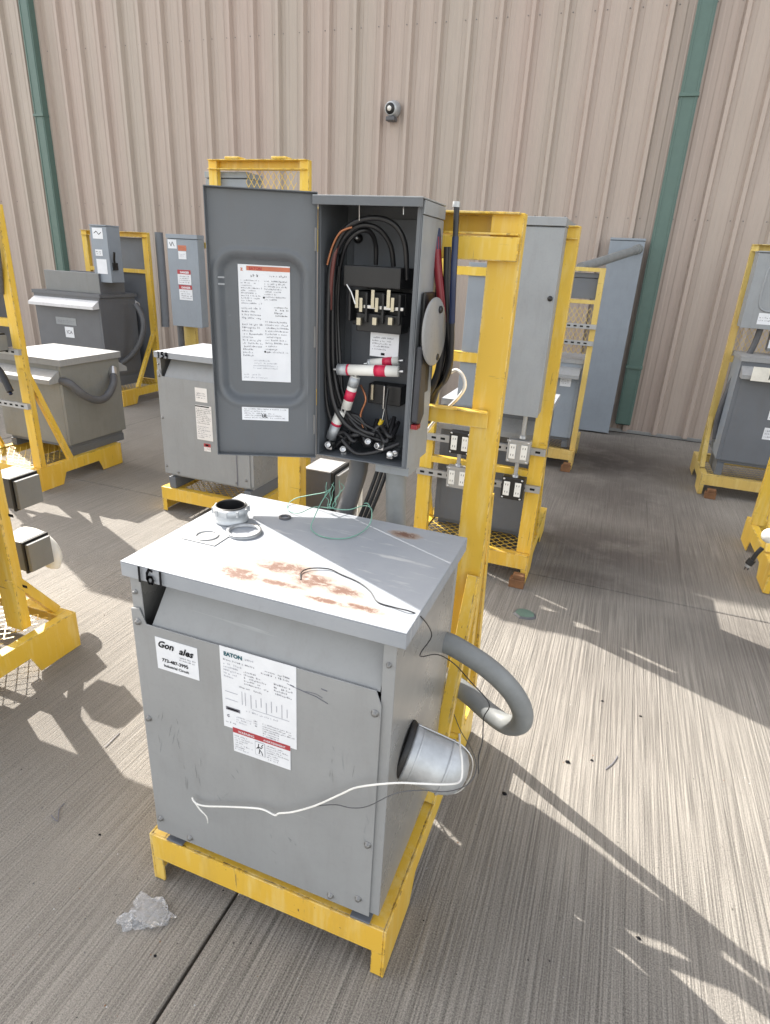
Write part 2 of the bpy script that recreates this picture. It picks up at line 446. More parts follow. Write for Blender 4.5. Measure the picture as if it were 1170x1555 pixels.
o = mb.build('screw', bld); o['kind'] = 'stuff'
mb = MB()
mb.box(prof[0][0], prof[-1][0], WY + .012, WY + .3, 0, HW, 'siding')
mb.box(prof[0][0], prof[-1][0], WY + .3, WY + 14, HW - .2, HW, 'siding')
mb.build('inner_wall', bld)
mb = MB(); mb.box(prof[0][0], prof[-1][0], WY - .14, WY + .0, HW - .14, HW + .02, 'green_trim'); mb.build('eave_gutter', bld, .005)
mb = MB(); mb.box(prof[0][0], prof[-1][0], WY - .012, WY + .01, -.004, .03, 'galvanised'); mb.build('base_trim', bld)
for (x0, lab) in ((-7.56, 'left'), (.10, 'right')):
    mb = MB()
    w = .155; zb = .11; dp = .10
    mb.box(x0, x0 + w, WY - .035 - dp, WY - .036, zb, HW - .14, 'green_trim')
    for q in (.02, w - .02):
        mb.box(x0 + q - .006, x0 + q + .006, WY - .035 - dp - .006, WY - .035 - dp, zb, HW - .14, 'green_trim')
    d = mb.build('downspout', bld, .004)
    for z in (.7, 3.1, 5.4):
        mb = MB(); mb.box(x0 - .006, x0 + w + .006, WY - .05 - dp, WY - .03, z, z + .03, 'green_trim'); mb.build('strap', d, .002)
    mb = MB(); mb.box(x0 + .008, x0 + w - .008, WY - .03 - dp, WY - .042, zb - .008, zb, 'void'); mb.build('outlet', d)

# wall lamp with an eye-like lens
p = atY(595, 165, WY - .06)
t_ = thing('wall_lamp', (p.x, WY - .032, p.z - .09), 'small round security lamp with dark lens high on the beige wall', 'lamp')
mb = MB(); mb.lathe([(0, 0), (.078, 0), (.08, .02), (.07, .06), (.064, .095), (.058, .1), (.05, .1)], (p.x + .02, WY - .032, p.z), (-.1, -1, -.12), 'cast_alu'); mb.build('housing', t_)
mb = MB(); mb.lathe([(.056, .088), (.05, .11), (.03, .118), (.022, .12)], (p.x + .02, WY - .032, p.z), (-.1, -1, -.12), 'black'); mb.build('lens_ring', t_)
mb = MB(); mb.lathe([(.024, .119), (.016, .13), (0, .134)], (p.x + .02, WY - .032, p.z), (-.1, -1, -.12), 'white_plastic'); mb.build('bulb', t_)
mb = MB(); mb.box(p.x - .04, p.x + .06, WY - .13, WY - .035, p.z - .12, p.z - .078, 'pvc_dark'); mb.build('sensor', t_, .01)

# ------------------------------------------------------------------ stands
def mesh_sheet(mb, x0, x1, y0, y1, z, mat, dx=.045, dy=.022, wd=.005, axis='z'):
    """expanded metal: rows of diamonds made of thin strips"""
    nx = int((x1 - x0) / dx); ny = int((y1 - y0) / dy)
    for i in range(nx):
        for j in range(ny):
            cx = x0 + (i + (.5 if j % 2 else 0)) * dx; cy = y0 + j * dy
            for sx in (-1, 1):
                a = (cx, cy); b_ = (cx + sx * dx / 2, cy + dy)
                if not (x0 <= b_[0] <= x1 and b_[1] <= y1): continue
                if axis == 'z':
                    vs = [(a[0], a[1] - wd / 2, z), (b_[0], b_[1] - wd / 2, z + .003), (b_[0], b_[1] + wd / 2, z + .004), (a[0], a[1] + wd / 2, z + .001)]
                else:
                    vs = [(a[0], z, a[1] - wd / 2), (b_[0], z + .003, b_[1] - wd / 2), (b_[0], z + .004, b_[1] + wd / 2), (a[0], z + .001, a[1] + wd / 2)]
                mb.add(vs, [(0, 1, 2, 3)], mat)
def stand(label, x0, x1, ya, yb, yp, ztop, bars=(), brace=-1, bz=.7, by=.3, mat='yellow_paint', pw=.075, struts=(), lean=0, meshback=None, open_dir=1, pmat=None, ffoot=True, inset=0, group='yellow steel stands carrying electrical gear'):
    t_ = thing('equipment_stand', ((x0 + x1) / 2, (ya + yb) / 2, 0), label, 'stand', group)
    pmat = pmat or mat
    H0, H1 = .085, .168
    for s_, xe in ((1, x0), (-1, x1)):
        mb = MB()
        poly = [(ya, 0.004), (ya + .2, .004), (ya + .235, H0), (yb - .235, H0), (yb - .2, .004), (yb, .004), (yb, H1), (ya, H1)]
        mb.prism(poly, 'x', xe, xe + s_ * .006, mat)
        mb.box(xe + s_ * .0065, xe + s_ * .045, ya + .0065, yb - .0065, H1 - .007, H1 - .001, mat)
        mb.build('side_rail', t_, .0015)
    for yq, s_ in ((ya, 1), (yb, -1)):
        mb = MB()
        mb.box(x0 + .0065, x1 - .0065, yq + s_ * .0, yq + s_ * .006, H0, H1 - .0, mat)
        mb.box(x0 + .046, x1 - .046, yq + s_ * .0065, yq + s_ * .05, H1 - .007, H1 - .0005, mat)
        mb.build('cross_rail', t_, .0015)
        for xe, sx in ((x0, 1), (x1, -1)) if (ffoot or yq == yb) else ():
            mb = MB(); mb.box(xe + sx * .0065, xe + sx * .034, yq + s_ * .001, yq + s_ * .007, .004, H0 - .001, mat); mb.build('foot', t_, .001)
    mb = MB()
    mesh_sheet(mb, x0 + .05, x1 - .05, ya + .055, yb - .055, H1 - .012, mat, dx=.055, dy=.026, wd=.006)
    mb.build('mesh_deck', t_)
    for xe, s_ in ((x0 + inset, 1), (x1 - inset, -1)):
        mb = MB()
        lx = lean * ztop
        def sh(x_, z_): return x_ + lean * z_
        z0 = H1 + .0005
        for (a, b_, c_, d) in ((xe, xe + s_ * pw, yp - .003, yp + .003), (xe, xe + s_ * .006, yp + .0032 * open_dir, yp + .04 * open_dir), (xe + s_ * (pw - .006), xe + s_ * pw, yp + .0032 * open_dir, yp + .04 * open_dir)):
            a, b_ = min(a, b_), max(a, b_); c_, d = min(c_, d), max(c_, d)
            vs = [(sh(x_, z_), y_, z_) for x_ in (a, b_) for y_ in (c_, d) for z_ in (z0, ztop)]
            mb.add(vs, [(0, 1, 3, 2), (4, 6, 7, 5), (0, 4, 5, 1), (2, 3, 7, 6), (0, 2, 6, 4), (1, 5, 7, 3)], pmat)
        mb.build('post', t_, .0015)
        if brace:
            mb = MB()
            yb2 = yp + brace * by; z1 = H1 + .001
            w = .036
            dv = Vector((0, yb2 - yp, z1 - bz)).normalized()
            nrm = Vector((0, -dv.z, dv.y))
            A = Vector((xe, yp + brace * .006, bz)); B = Vector((xe, yb2, z1))
            xo = xe - s_ * .0009; xi = xe + s_ * .005
            vs = []
            for p_ in (A, B):
                for q in (-w / 2, w / 2):
                    for xx in (xo + lean * p_.z, xi + lean * p_.z): vs.append((xx, p_.y + nrm.y * q, p_.z + nrm.z * q))
            mb.add(vs, [(0, 1, 3, 2), (4, 6, 7, 5), (0, 4, 5, 1), (2, 3, 7, 6), (0, 2, 6, 4), (1, 5, 7, 3)], mat)
            vs = []
            for p_ in (A, B):
                for q in (-w / 2, -w / 2 + .005):
                    for xx in (xi + lean * p_.z, xi + s_ * .03 + lean * p_.z): vs.append((xx, p_.y + nrm.y * q, p_.z + nrm.z * q))
            mb.add(vs, [(0, 1, 3, 2), (4, 6, 7, 5), (0, 4, 5, 1), (2, 3, 7, 6), (0, 2, 6, 4), (1, 5, 7, 3)], mat)
            mb.build('brace', t_, .001)
    for (z0, z1, kind) in bars:
        mb = MB(); xa, xb = x0 + inset + lean * z1, x1 - inset + lean * z1
        if kind == 'channel':      # open towards the camera
            y = yp
            mb.box(xa + .007, xb - .007, y + .035, y + .04, z0, z1, mat)
            mb.box(xa + .007, xb - .007, y - .0265, y + .0345, z1 - .005, z1, mat)
            mb.box(xa + .007, xb - .007, y - .0265, y + .0345, z0, z0 + .005, mat)
        elif kind == 'flat':
            mb.box(xa + .001, xb - .001, yp - .034, yp - .028, z0, z1, mat)
        elif kind == 'front':
            mb.box(xa + .002, xb - .03, yp - .012, yp - .0065, z0, z1, mat)
            mb.box(xa + .002, xb - .03, yp - .035, yp - .0125, z1 - .005, z1, mat)
        else:
            mb.box(xa + pw, xb - pw, yp - .003, yp + .003, z0, z1, mat)
            mb.box(xa + pw, xb - pw, yp + .0035, yp + .035, z1 - .005, z1, mat)
        mb.build('crossbar', t_, .0015)
    for (z, side) in struts:
        mb = MB(); y = yp + side * .004; y2 = yp + side * .026
        ins = .0075 if side * open_dir > 0 else -.001
        mb.box(x0 + inset + ins, x1 - inset - ins, y, y2, z - .018, z + .018, 'galvanised')
        for q in range(int((x1 - x0) / .05)):
            mb.box(x0 + .02 + q * .05, x0 + .045 + q * .05, y2, y2 + side * .0008, z - .006, z + .006, 'void')
        mb.build('strut_channel', t_, .002)
    if meshback:
        z0, z1 = meshback
        mb = MB(); mesh_sheet(mb, x0 + pw * .6, x1 - pw * .6, z0, z1, yp + .012, mat, dx=.04, dy=.03, wd=.006, axis='y'); mb.build('mesh_panel', t_)
    return t_

S161 = stand('yellow stand under the grey transformer marked 161, nearest the camera', -.935, -.262, .90, 1.82, 1.60, 1.722,
             bars=((1.672, 1.722, 'channel'), (1.615, 1.668, 'flat'), (1.202, 1.25, 'front')), brace=-1, bz=.76, by=.30, pw=.078)
S2 = stand('yellow stand behind the first, holding the tall grey box and four outlets', -.925, -.255, 3.06, 3.86, 3.1, 1.79,
           bars=((1.735, 1.79, 'channel'), (1.56, 1.60, 'x'), (1.15, 1.2, 'x'), (.6, .635, 'x')), brace=1, bz=.8, struts=((.745, -1), (.545, -1)), open_dir=1)
S3 = stand('worn yellow stand near the wall with rungs and mesh, right of the tall grey box', -.9, -.205, 5.34, 6.1, 5.38, 1.64,
           bars=((1.61, 1.64, 'x'), (1.37, 1.40, 'x')), brace=0, struts=((1.2, -1), (1.07, -1)), pw=.045, mat='yellow_paint_worn', meshback=(.98, 1.36))
S154 = stand('tall yellow stand with mesh top carrying the transformer marked 154', -2.64, -1.93, 3.02, 3.86, 3.72, 2.14,
             bars=((2.085, 2.14, 'channel'), (1.0, 1.05, 'x')), brace=0, pw=.06)
mb = MB(); mesh_sheet(mb, -2.38, -1.98, 1.9, 2.08, 3.735, 'yellow_paint', dx=.04, dy=.03, wd=.006, axis='y'); mb.build('mesh_panel', S154)
for xe, s_ in ((-.935, 1), (-.262, -1)):
    mb = MB(); A = Vector((xe, 1.645, 1.0)); B = Vector((xe, 1.80, .169))
    for (q0, q1, w_) in ((0, .005, .036), (.0055, .03, .005)):
        vs = [(p_.x + s_ * q, p_.y + k, p_.z) for p_ in (A, B) for k in (-w_ / 2 - (.016 if w_ < .01 else 0), w_ / 2 - (.016 if w_ < .01 else 0)) for q in (q0, q1)]
        mb.add(vs, [(0, 1, 3, 2), (4, 6, 7, 5), (0, 4, 5, 1), (2, 3, 7, 6), (0, 2, 6, 4), (1, 5, 7, 3)], 'yellow_paint')
    mb.build('brace', S161, .001)
L1 = stand('yellow stand at the left edge of the photo with outlet boxes on its post', -2.68, -1.945, .84, 1.64, 1.45, 1.75,
           bars=((1.70, 1.75, 'channel'), (1.2, 1.25, 'x')), brace=1, bz=.40, by=.17, struts=((.66, 1), (.36, 1)), pw=.085, inset=.075)
L2 = stand('yellow stand with braces in front of the olive grey transformer at left', -4.24, -3.56, 2.88, 3.66, 2.92, 1.8,
           bars=((1.75, 1.8, 'channel'), (1.1, 1.15, 'x')), brace=1, bz=.85, by=.26, struts=((.95, -1), (.6, -1)), pw=.07)
L3 = stand('yellow stand farthest back at left under the dark charcoal transformer', -5.80, -4.90, 5.15, 5.95, 5.75, 1.76,
           bars=((1.71, 1.76, 'channel'), (1.35, 1.39, 'x')), brace=-1, bz=.75, by=.35, pw=.07)
R1 = stand('narrow worn yellow stand at the right edge under the dark transformer by the wall', .79, 1.62, 5.22, 5.95, 5.62, 1.86,
           bars=((1.81, 1.86, 'channel'), (1.0, 1.05, 'x')), brace=-1, bz=.55, by=.2, pw=.05, mat='yellow_paint_worn', meshback=(1.05, 1.78))
R2 = stand('bright yellow stand corner cut off by the lower right edge', .985, 1.66, 3.55, 4.35, 4.2, 1.75,
           bars=((1.7, 1.75, 'channel'),), brace=-1, bz=.8, by=.45, pw=.075)
F1 = stand('yellow stand half hidden between the disconnect box and the tall mesh frame', -3.97, -3.3, 5.0, 5.7, 5.06, 1.68,
           bars=((1.63, 1.68, 'x'),), brace=0, pw=.13, mat='yellow_paint_worn')
# cap plates on top of the tall frame
for xx in (-2.45, -2.12):
    mb = MB(); mb.box(xx - .05, xx + .05, 3.69, 3.78, 2.1405, 2.155, 'yellow_paint'); mb.build('lifting_plate', S154, .004)
# wood packing under two stands
for (cx, cy) in ((-.29, 3.03), (-.245, 5.30), (.88, 5.17)):
    mb = MB(); mb.box(cx - .045, cx + .035, cy - .035, cy + .02, 0, .05, 'wood_block'); mb.box(cx - .03, cx + .03, cy - .03, cy + .015, .05, .075, 'wood_block')
    tag(mb.build('wood_block', None, .004), {-.29: 'small brown wood block by the foot of the second yellow stand', -.245: 'small brown block by the foot of the third yellow stand', .88: 'small brown block by the foot of the right edge stand'}[cx], 'wood block', 'packing blocks by stand feet')

# ------------------------------------------------------------------ transformers
def bolt(parent, p, n=(0, -1, 0), r=.0058):
    mb = MB(); mb.lathe([(r * 1.5, 0), (r * 1.5, .0015), (r, .002), (r, .0065), (r * .6, .008), (0, .008)], p, n, 'steel_bolt', 10); return mb.build('bolt', parent)
def transformer(label, x0, x1, y0, y1, z0, z1, style='recess', mat='grey_paint', side='grey_paint_side', lid='lid_paint', lip=.035, hood='lid_grey'):
    t_ = thing('transformer', ((x0 + x1) / 2, (y0 + y1) / 2, .17), label, 'transformer', 'grey dry type transformers on stands')
    zt = z1 - lip; T = .003
    H = .135 * (z1 - z0) / .77
    # lid
    mb = MB(); o_ = .01
    mb.box(x0 - o_, x1 + o_ * 2, y0 - o_, y1 + o_, z1 - .003, z1, lid)
    mb.box(x0 - o_, x1 + o_ * 2, y0 - o_, y0 - o_ + .0025, zt, z1 - .0032, lid)
    mb.box(x0 - o_, x1 + o_ * 2, y1 + o_ - .0025, y1 + o_, zt, z1 - .0032, lid)
    mb.box(x0 - o_, x0 - o_ + .0025, y0 - o_ + .0027, y1 + o_ - .0027, zt, z1 - .0032, lid)
    mb.box(x1 + o_ * 2 - .0025, x1 + o_ * 2, y0 - o_ + .0027, y1 + o_ - .0027, zt, z1 - .0032, lid)
    mb.build('lid', t_, .0012)
    # shell: sides, back, bottom, corner posts
    mb = MB()
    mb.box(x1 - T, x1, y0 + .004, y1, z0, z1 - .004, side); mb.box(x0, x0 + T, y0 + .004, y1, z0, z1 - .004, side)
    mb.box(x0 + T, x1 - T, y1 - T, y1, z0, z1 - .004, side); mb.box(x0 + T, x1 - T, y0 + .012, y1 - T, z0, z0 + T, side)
    mb.box(x0, x0 + .028, y0 + .001, y0 + .0038, z0, z1 - .004, mat); mb.box(x1 - .026, x1, y0 + .001, y0 + .0038, z0, z1 - .004, mat)
    mb.build('shell', t_, .0012)
    zp = zt - H + .02
    if style == 'recess':
        mb = MB(); mb.box(x0 + .006, x1 - .006, y0 + .16, y0 + .165, zp - .1, z1 - .006, 'void'); mb.box(x0 + .006, x1 - .006, y0 + .012, y0 + .16, zp - .1, zp - .095, 'void'); mb.build('vent_cavity', t_)
        mb = MB()
        a, b_ = x0 + .045, x1 - .028
        vs = [(a, y0 + .002, zp - .002), (b_, y0 + .002, zp - .002), (b_, y0 + .075, zt + .014), (a + .02, y0 + .075, zt + .014)]
        vs += [(p[0], p[1] + .003, p[2] - .003) for p in vs]
        mb.add(vs, [(0, 1, 2, 3), (7, 6, 5, 4), (0, 4, 5, 1), (1, 5, 6, 2), (2, 6, 7, 3), (3, 7, 4, 0)], mat)
        mb.build('baffle', t_, .001)
        mb = MB()
        poly = [(x0 - .004, z0 - .008), (x1 - .022, z0 - .008), (x1 - .022, zp - .03), (x1 - .034, zp + .003), (x0 + .035, zp + .003), (x0 + .02, zp + .04), (x0 - .002, zp + .035)]
        mb.prism(poly, 'y', y0 - .0045, y0 - .0012, mat); mb.build('front_panel', t_, .0012)
        for (px, pz) in ((x0 + .015, zp + .005), (x0 + .012, (zp + z0) / 2 + .05), (x0 + .012, z0 + .04), (x1 - .034, zp - .05), (x1 - .034, z0 + .22), (x1 - .05, z0 + .04), (x1 - .12, z0 + .012), (x0 + .1, z0 + .012)):
            bolt(t_, (px, y0 - .0045, pz))
        bolt(t_, (x1 - .013, y0 + .001, zt - .05), r=.004); bolt(t_, (x0 + .012, y0 + .001, zt - .04), r=.004)
        for (py, pz) in ((y0 + .05, zt - .015), (y0 + .27, zt - .02)): bolt(t_, (x1, py, pz), (1, 0, 0))
    else:
        mb = MB()
        mb.box(x0 + .0285, x1 - .0265, y0 + .0, y0 + .004, z0, z1 - .006, mat); mb.build('front_panel', t_, .001)
        for yy, s_ in ((y0, -1), (y1, 1)):
            mb = MB(); w0, w1 = x0 + .01, x1 - .01; za, zb_, zc = zt - .03, zt - .085, zt - .115
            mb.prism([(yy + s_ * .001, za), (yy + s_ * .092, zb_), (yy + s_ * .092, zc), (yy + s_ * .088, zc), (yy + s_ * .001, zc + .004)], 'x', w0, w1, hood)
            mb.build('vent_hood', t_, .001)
    mb = MB(); mb.box(x0 + .02, x1 - .02, y0 + .03, y1 - .02, z0 - .03, z0 - .0005, 'grey_paint_dark' if style != 'recess' else mat); mb.build('base_plate', t_)
    for px in (x0 + .045, x1 - .045):
        mb = MB(); mb.box(px - .025, px + .025, y0 - .004 if style == 'recess' else y0 + .02, y1 - .01, .169, z0 - .031, 'grey_paint_dark'); mb.build('foot', t_, .002)
    return t_
painted('lid_grey', (.30, .305, .31), .5, dirt_amt=.3)
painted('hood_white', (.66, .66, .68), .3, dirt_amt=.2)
painted('grey_olive', (.225, .227, .213), .5, dirt_amt=.25)
painted('grey_charcoal', (.125, .131, .145), .45, dirt_amt=.25)

TF = transformer('grey transformer with rusty lid marked 161 and data labels, front centre', -.900, -.285, .905, 1.345, .205, .985)
FY = .9
yl = .9002
label_plate('sticker', TF, (-.843, yl, .728), XA, ZA, .111, .084, [
    ('t', 'Gon', .005, .06, .024, 'ink', .0007, .35), ('t', 'ales', .062, .056, .024, 'ink', .0007, .35), ('l', .062, .037, .104, .050, 2, 'ink_grey'),
    ('t', '773-487-3995', .014, .023, .0125, 'ink', .0003), ('t', 'Industrial Circuit', .018, .010, .0098, 'ink', .0002)])
label_plate('data_label', TF, (-.674, yl, .625), XA, ZA, .182, .213, [
    ('t', 'EATON', .010, .192, .0135, 'teal_ink', .0006), ('l', .062, .192, .082, .201, 1, 'ink_pale'), ('l', .008, .178, .085, .186, 1, 'ink_grey'),
    ('l', .1, .17, .165, .186, 2, 'ink_grey'), ('l', .008, .135, .055, .176, 5, 'ink_pale'), ('l', .058, .13, .115, .168, 5, 'ink_grey'), ('l', .13, .128, .172, .16, 4, 'ink_grey'),
    ('l', .045, .118, .155, .125, 1, 'ink_grey'),
    ('r', .008, .098, .04, .0995, 'ink_pale'), ('r', .008, .078, .04, .0795, 'ink_pale'), ('r', .05, .075, .0515, .11, 'ink_pale'), ('r', .058, .075, .0595, .11, 'ink_pale'),
    ] + [('r', .072 + i * .0125, .072 + (i % 3) * .006, .0735 + i * .0125, .108 - (i % 2) * .008, 'ink_pale') for i in range(8)] + [
    ('r', .075, .07, .165, .0712, 'ink_pale'), ('r', .008, .049, .044, .058, 'ink_grey'), ('r', .012, .0515, .04, .0555, 'ink', 1), ('t', 'c', .01, .03, .014, 'ink_grey', .0004), ('l', .006, .012, .03, .02, 1, 'ink_grey'),
    ('l', .034, .02, .07, .04, 3, 'ink_pale'), ('l', .078, .025, .094, .045, 3, 'ink_grey'), ('l', .1, .006, .178, .044, 6, 'ink_grey'), ('l', .06, .058, .17, .066, 1, 'ink_pale')], seed=4)
label_plate('warning_label', TF, (-.651, yl - .0004, .562), XA, ZA, .144, .068, [
    ('r', 0, .054, .144, .068, 'label_red'), ('t', 'WARNING', .014, .0575, .0085, 'label_white', .0001), ('t', 'AVERTISSEMENT', .078, .0575, .0075, 'label_white', .0001),
    ('l', .004, .006, .05, .05, 7, 'ink_grey'), ('r', .056, .012, .0815, .05, 'ink_pale'), ('r', .0572, .0132, .0803, .0488, 'label_white', 1), ('l', .086, .006, .14, .05, 7, 'ink_grey')], seed=9)
mb = MB()   # the pictogram figure struck by the arrow
for pts in ([(.066, .045), (.0645, .034), (.068, .029), (.066, .017)], [(.068, .029), (.0735, .022), (.075, .0155)], [(.0645, .036), (.0605, .03)], [(.065, .036), (.072, .035)], [(.077, .046), (.0725, .04), (.0755, .0385), (.0705, .033)]):
    mb.tube([(-.651 + a, yl - .0018, .562 + b_) for a, b_ in pts], .0011, 'ink', 6)
mb.lathe([(0, 0), (.0022, 0)], (-.651 + .0665, yl - .002, .562 + .0465), (0, -1, 0), 'ink', 10)
mb.build('pictogram', TF)
label_plate('hand_marking', TF, (-.909, .8918, .9505), XA, ZA, .001, .001, hand('161', .042, .0, .034, .0062, adv=.80), 'lid_paint')
mb = MB(); rnd = random.Random(77)
for (x_, y_, n_, ln_) in ((255, 1100, 9, 40), (350, 1190, 6, 22), (520, 1150, 7, 50), (300, 1160, 6, 60), (560, 1250, 5, 30), (430, 1290, 6, 18)):
    for k in range(n_):
        a_ = x_ + rnd.uniform(-22, 22); b_ = y_ + rnd.uniform(-25, 25); l_ = rnd.uniform(.3, 1) * ln_ * .5
        dx_ = rnd.uniform(-4, 4) if ln_ > 25 else rnd.uniform(-12, 12)
        mb.tube([atY(a_, b_, .8998), atY(a_ + dx_ * .5, b_ + l_ * .5, .8998), atY(a_ + dx_, b_ + l_, .8998)], [.0001, .00035, .0001], rnd.choice(('lid_grey', 'grey_paint_mid', 'enclosure_paint')), 4)
o = mb.build('scuff_mark', TF); o['kind'] = 'stuff'
# pen scratches on the front
mb = MB()
for pts, r in (([(488, 1046), (497, 1050)], .0008), ([(436, 1038), (450, 1045), (463, 1051), (480, 1058), (498, 1069)], .0007), ([(464, 1050), (480, 1054), (490, 1060)], .0005), ([(441, 1040), (447, 1043)], .0018)):
    mb.tube([atY(x_, y_, .8995) for x_, y_ in pts], r, 'ink_grey', 5)
mb.build('scratch_mark', TF)
mb = MB()
mb.tube([atY(303, 917, .954), atY(302, 925, .948), atY(296, 934, .941), atY(291, 943, .933), atY(289, 948, .929), atY(281, 953, .922), atY(276, 958, .914)], [.0006, .0015, .0018, .0022, .002, .0016, .0008], 'ink', 6); mb.build('crack_mark', TF)

# can shaped fixture on the right side
c0 = Vector((-.2960, 1.03, .592)); ax = Vector((1, .12, -.26)).normalized()
t_ = thing('can_fixture', c0, 'silver rounded metal can light mounted on the right side of the front transformer', 'light fixture')
mb = MB(); mb.lathe([(0, 0), (.066, 0), (.067, .002), (.067, .008), (.064, .014)], c0, ax, 'black'); mb.build('gasket', t_)
mb = MB(); mb.lathe([(.0, .014), (.063, .0145), (.064, .02), (.062, .03), (.061, .036), (.0605, .09), (.059, .11), (.054, .126), (.044, .14), (.028, .15), (.012, .154), (0, .155)], c0, ax, 'cast_alu', 36)
for h in (.03, .1): mb.lathe([(.0612, h), (.0635, h + .003), (.0612, h + .006)], c0, ax, 'cast_alu', 36)
mb.build('housing', t_)
mb = MB()
side_ = ax.orthogonal().normalized()
for ang in (25, 205):
    dvec = Matrix.Rotation(R(ang), 3, ax) @ side_
    mb.tube([c0 + ax * h + dvec * r for h, r in ((.016, .0655), (.09, .064), (.12, .061), (.145, .048), (.158, .028), (.163, .0))], .0018, 'silver', 6, steps=3)
mb.build('wire_bail', t_)

# side conduit loop
mb = MB()
mb.tube([(-.30, 1.315, .70), (-.26, 1.315, .695), (-.172, 1.32, .655), (-.107, 1.33, .60), (-.070, 1.345, .535), (-.068, 1.365, .475), (-.105, 1.395, .432), (-.16, 1.43, .425), (-.24, 1.47, .44), (-.33, 1.50, .46)], .0278, 'pvc_grey', 20, steps=5)
lp = mb.build('conduit_loop'); tag(lp, 'fat grey flexible conduit looping out beside the front transformer', 'conduit')
# things on the lid
ZL = .985
def ring(name, c, ro, ri, h, mat, label, cat, inner=None, z=ZL + .0006):
    mb = MB(); mb.lathe([(ri, 0), (ro, 0), (ro, h * .25), (ro * .97, h * .28), (ro * .97, h * .8), (ro, h * .83), (ro, h), (ri, h), (ri, 0)], (c[0], c[1], z), (0, 0, 1), mat, 32)
    o = mb.build(name); tag(o, label, cat); return o
cp = atZ(352, 790, ZL)
t_ = thing('conduit_hub', (cp.x, cp.y, ZL), 'thick silver threaded hub standing on the lid of the 161 transformer', 'pipe fitting')
mb = MB(); mb.lathe([(.034, 0), (.041, 0), (.042, .006), (.0395, .008), (.0395, .022), (.043, .025), (.043, .036), (.039, .039), (.034, .039), (.034, 0)], (cp.x, cp.y, ZL + .0006), (0, 0, 1), 'cast_alu', 36)
for k in range(10):
    a = 2 * math.pi * k / 10; mb.box(cp.x + math.cos(a) * .042 - .003, cp.x + math.cos(a) * .042 + .003, cp.y + math.sin(a) * .042 - .003, cp.y + math.sin(a) * .042 + .003, ZL + .023, ZL + .038, 'cast_alu')
mb.build('body', t_)
mb = MB(); mb.lathe([(.0385, .0396), (.0355, .0425), (.0335, .0396), (.0335, .004), (.0332, .004), (.0332, .0396)], (cp.x, cp.y, ZL + .0006), (0, 0, 1), 'black', 36); mb.build('bushing', t_)
cp = atZ(371, 809, ZL)
ring('locknut_ring', cp, .0415, .034, .007, 'galvanised', 'flat silver locknut ring lying next to the hub on the lid', 'pipe fitting')
cp = atZ(433, 787, ZL)
ring('rubber_washer', cp, .0155, .0095, .004, 'pvc_dark', 'small dark rubber washer near the green wire on the lid', 'washer')
cp = atZ(315, 815, ZL)
mb = MB()
mb.box(cp.x - .046, cp.x + .046, cp.y - .036, cp.y + .036, ZL + .0008, ZL + .002, 'lid_grey')
mb.X = None
o = mb.build('cover_plate', None, .0005)
tag(o, 'thin square grey cover plate with round rim on the lid of 161', 'cover plate')
mb = MB(); mb.lathe([(.024, .0), (.027, 0), (.027, .002), (.0255, .003), (.024, .002), (.024, 0)], (cp.x, cp.y, ZL + .0021), (0, 0, 1), 'galvanised', 28); mb.build('rim', o)
mb = MB()
mb.tube([atZ(392, 792, ZL + .0022), atZ(380, 799, ZL + .0022)], .001, 'steel_bolt', 6)
# green wire: a thin twisted strand in two loops
def wz(pts): return [atZ(x_, y_, ZL + z_) for x_, y_, z_ in pts]
mb = MB()
loopA = wz([(505, 772, .05), (478, 770, .03), (455, 779, .008), (440, 776, .003), (437, 767, .003), (449, 757, .012), (470, 752, .03), (492, 748, .05), (503, 742, .065)])
loopB = wz([(503, 742, .065), (490, 760, .05), (478, 785, .02), (473, 803, .004), (490, 815, .003), (520, 818, .003), (545, 811, .003), (561, 797, .006), (565, 782, .02), (563, 771, .03), (552, 768, .012), (530, 774, .008), (506, 772, .02), (500, 766, .04)])
mb.tube(loopA, .0012, 'green_wire_m', 6, steps=6)
mb.tube(loopB, .0014, 'green_wire_m', 6, steps=6)
rnd = random.Random(3)
for k in range(5):
    a = Vector(wz([(501 + rnd.uniform(-6, 6), 772, .01)])[0]); pts = [a]
    for q in range(6): a = a + Vector((rnd.uniform(-.009, .009), rnd.uniform(-.008, .008), .012)); pts.append(a)
    mb.tube(pts, .0009, 'green_wire_m', 5, steps=3)
pk = Vector(wz([(563, 772, .03)])[0])
mb.tube([pk, pk + Vector((-.008, .0, .012)), pk + Vector((-.018, 0, .01))], .0014, 'green_wire_m', 5, steps=3)
tag(mb.build('green_wire'), 'tangled thin green wire in two loops at the back of the lid', 'wire')
mb = MB()
pts = wz([(457, 880, .001), (458, 869, .003), (472, 863, .004), (500, 864, .003), (520, 873, .002), (545, 884, .002), (562, 897, .002), (574, 914, .002), (598, 922, .002)]) + [atZ(625, 929, ZL + .003), atX(643, 940, -.262), atX(656, 965, -.262), atX(640, 990, -.27), atX(641, 997, -.275), atX(665, 994, -.25), atY(690, 1008, 1.15), atY(715, 1035, 1.12), atY(743, 1068, 1.1), atY(735, 1090, 1.1), atY(733, 1125, 1.08), atY(727, 1150, 1.06), atY(727, 1175, 1.04)]
mb.tube(pts, .0013, 'black_cable', 6, steps=5)
tag(mb.build('thin_black_wire'), 'thin black wire crossing the rusty lid and hanging off its right edge', 'wire')
mb = MB()
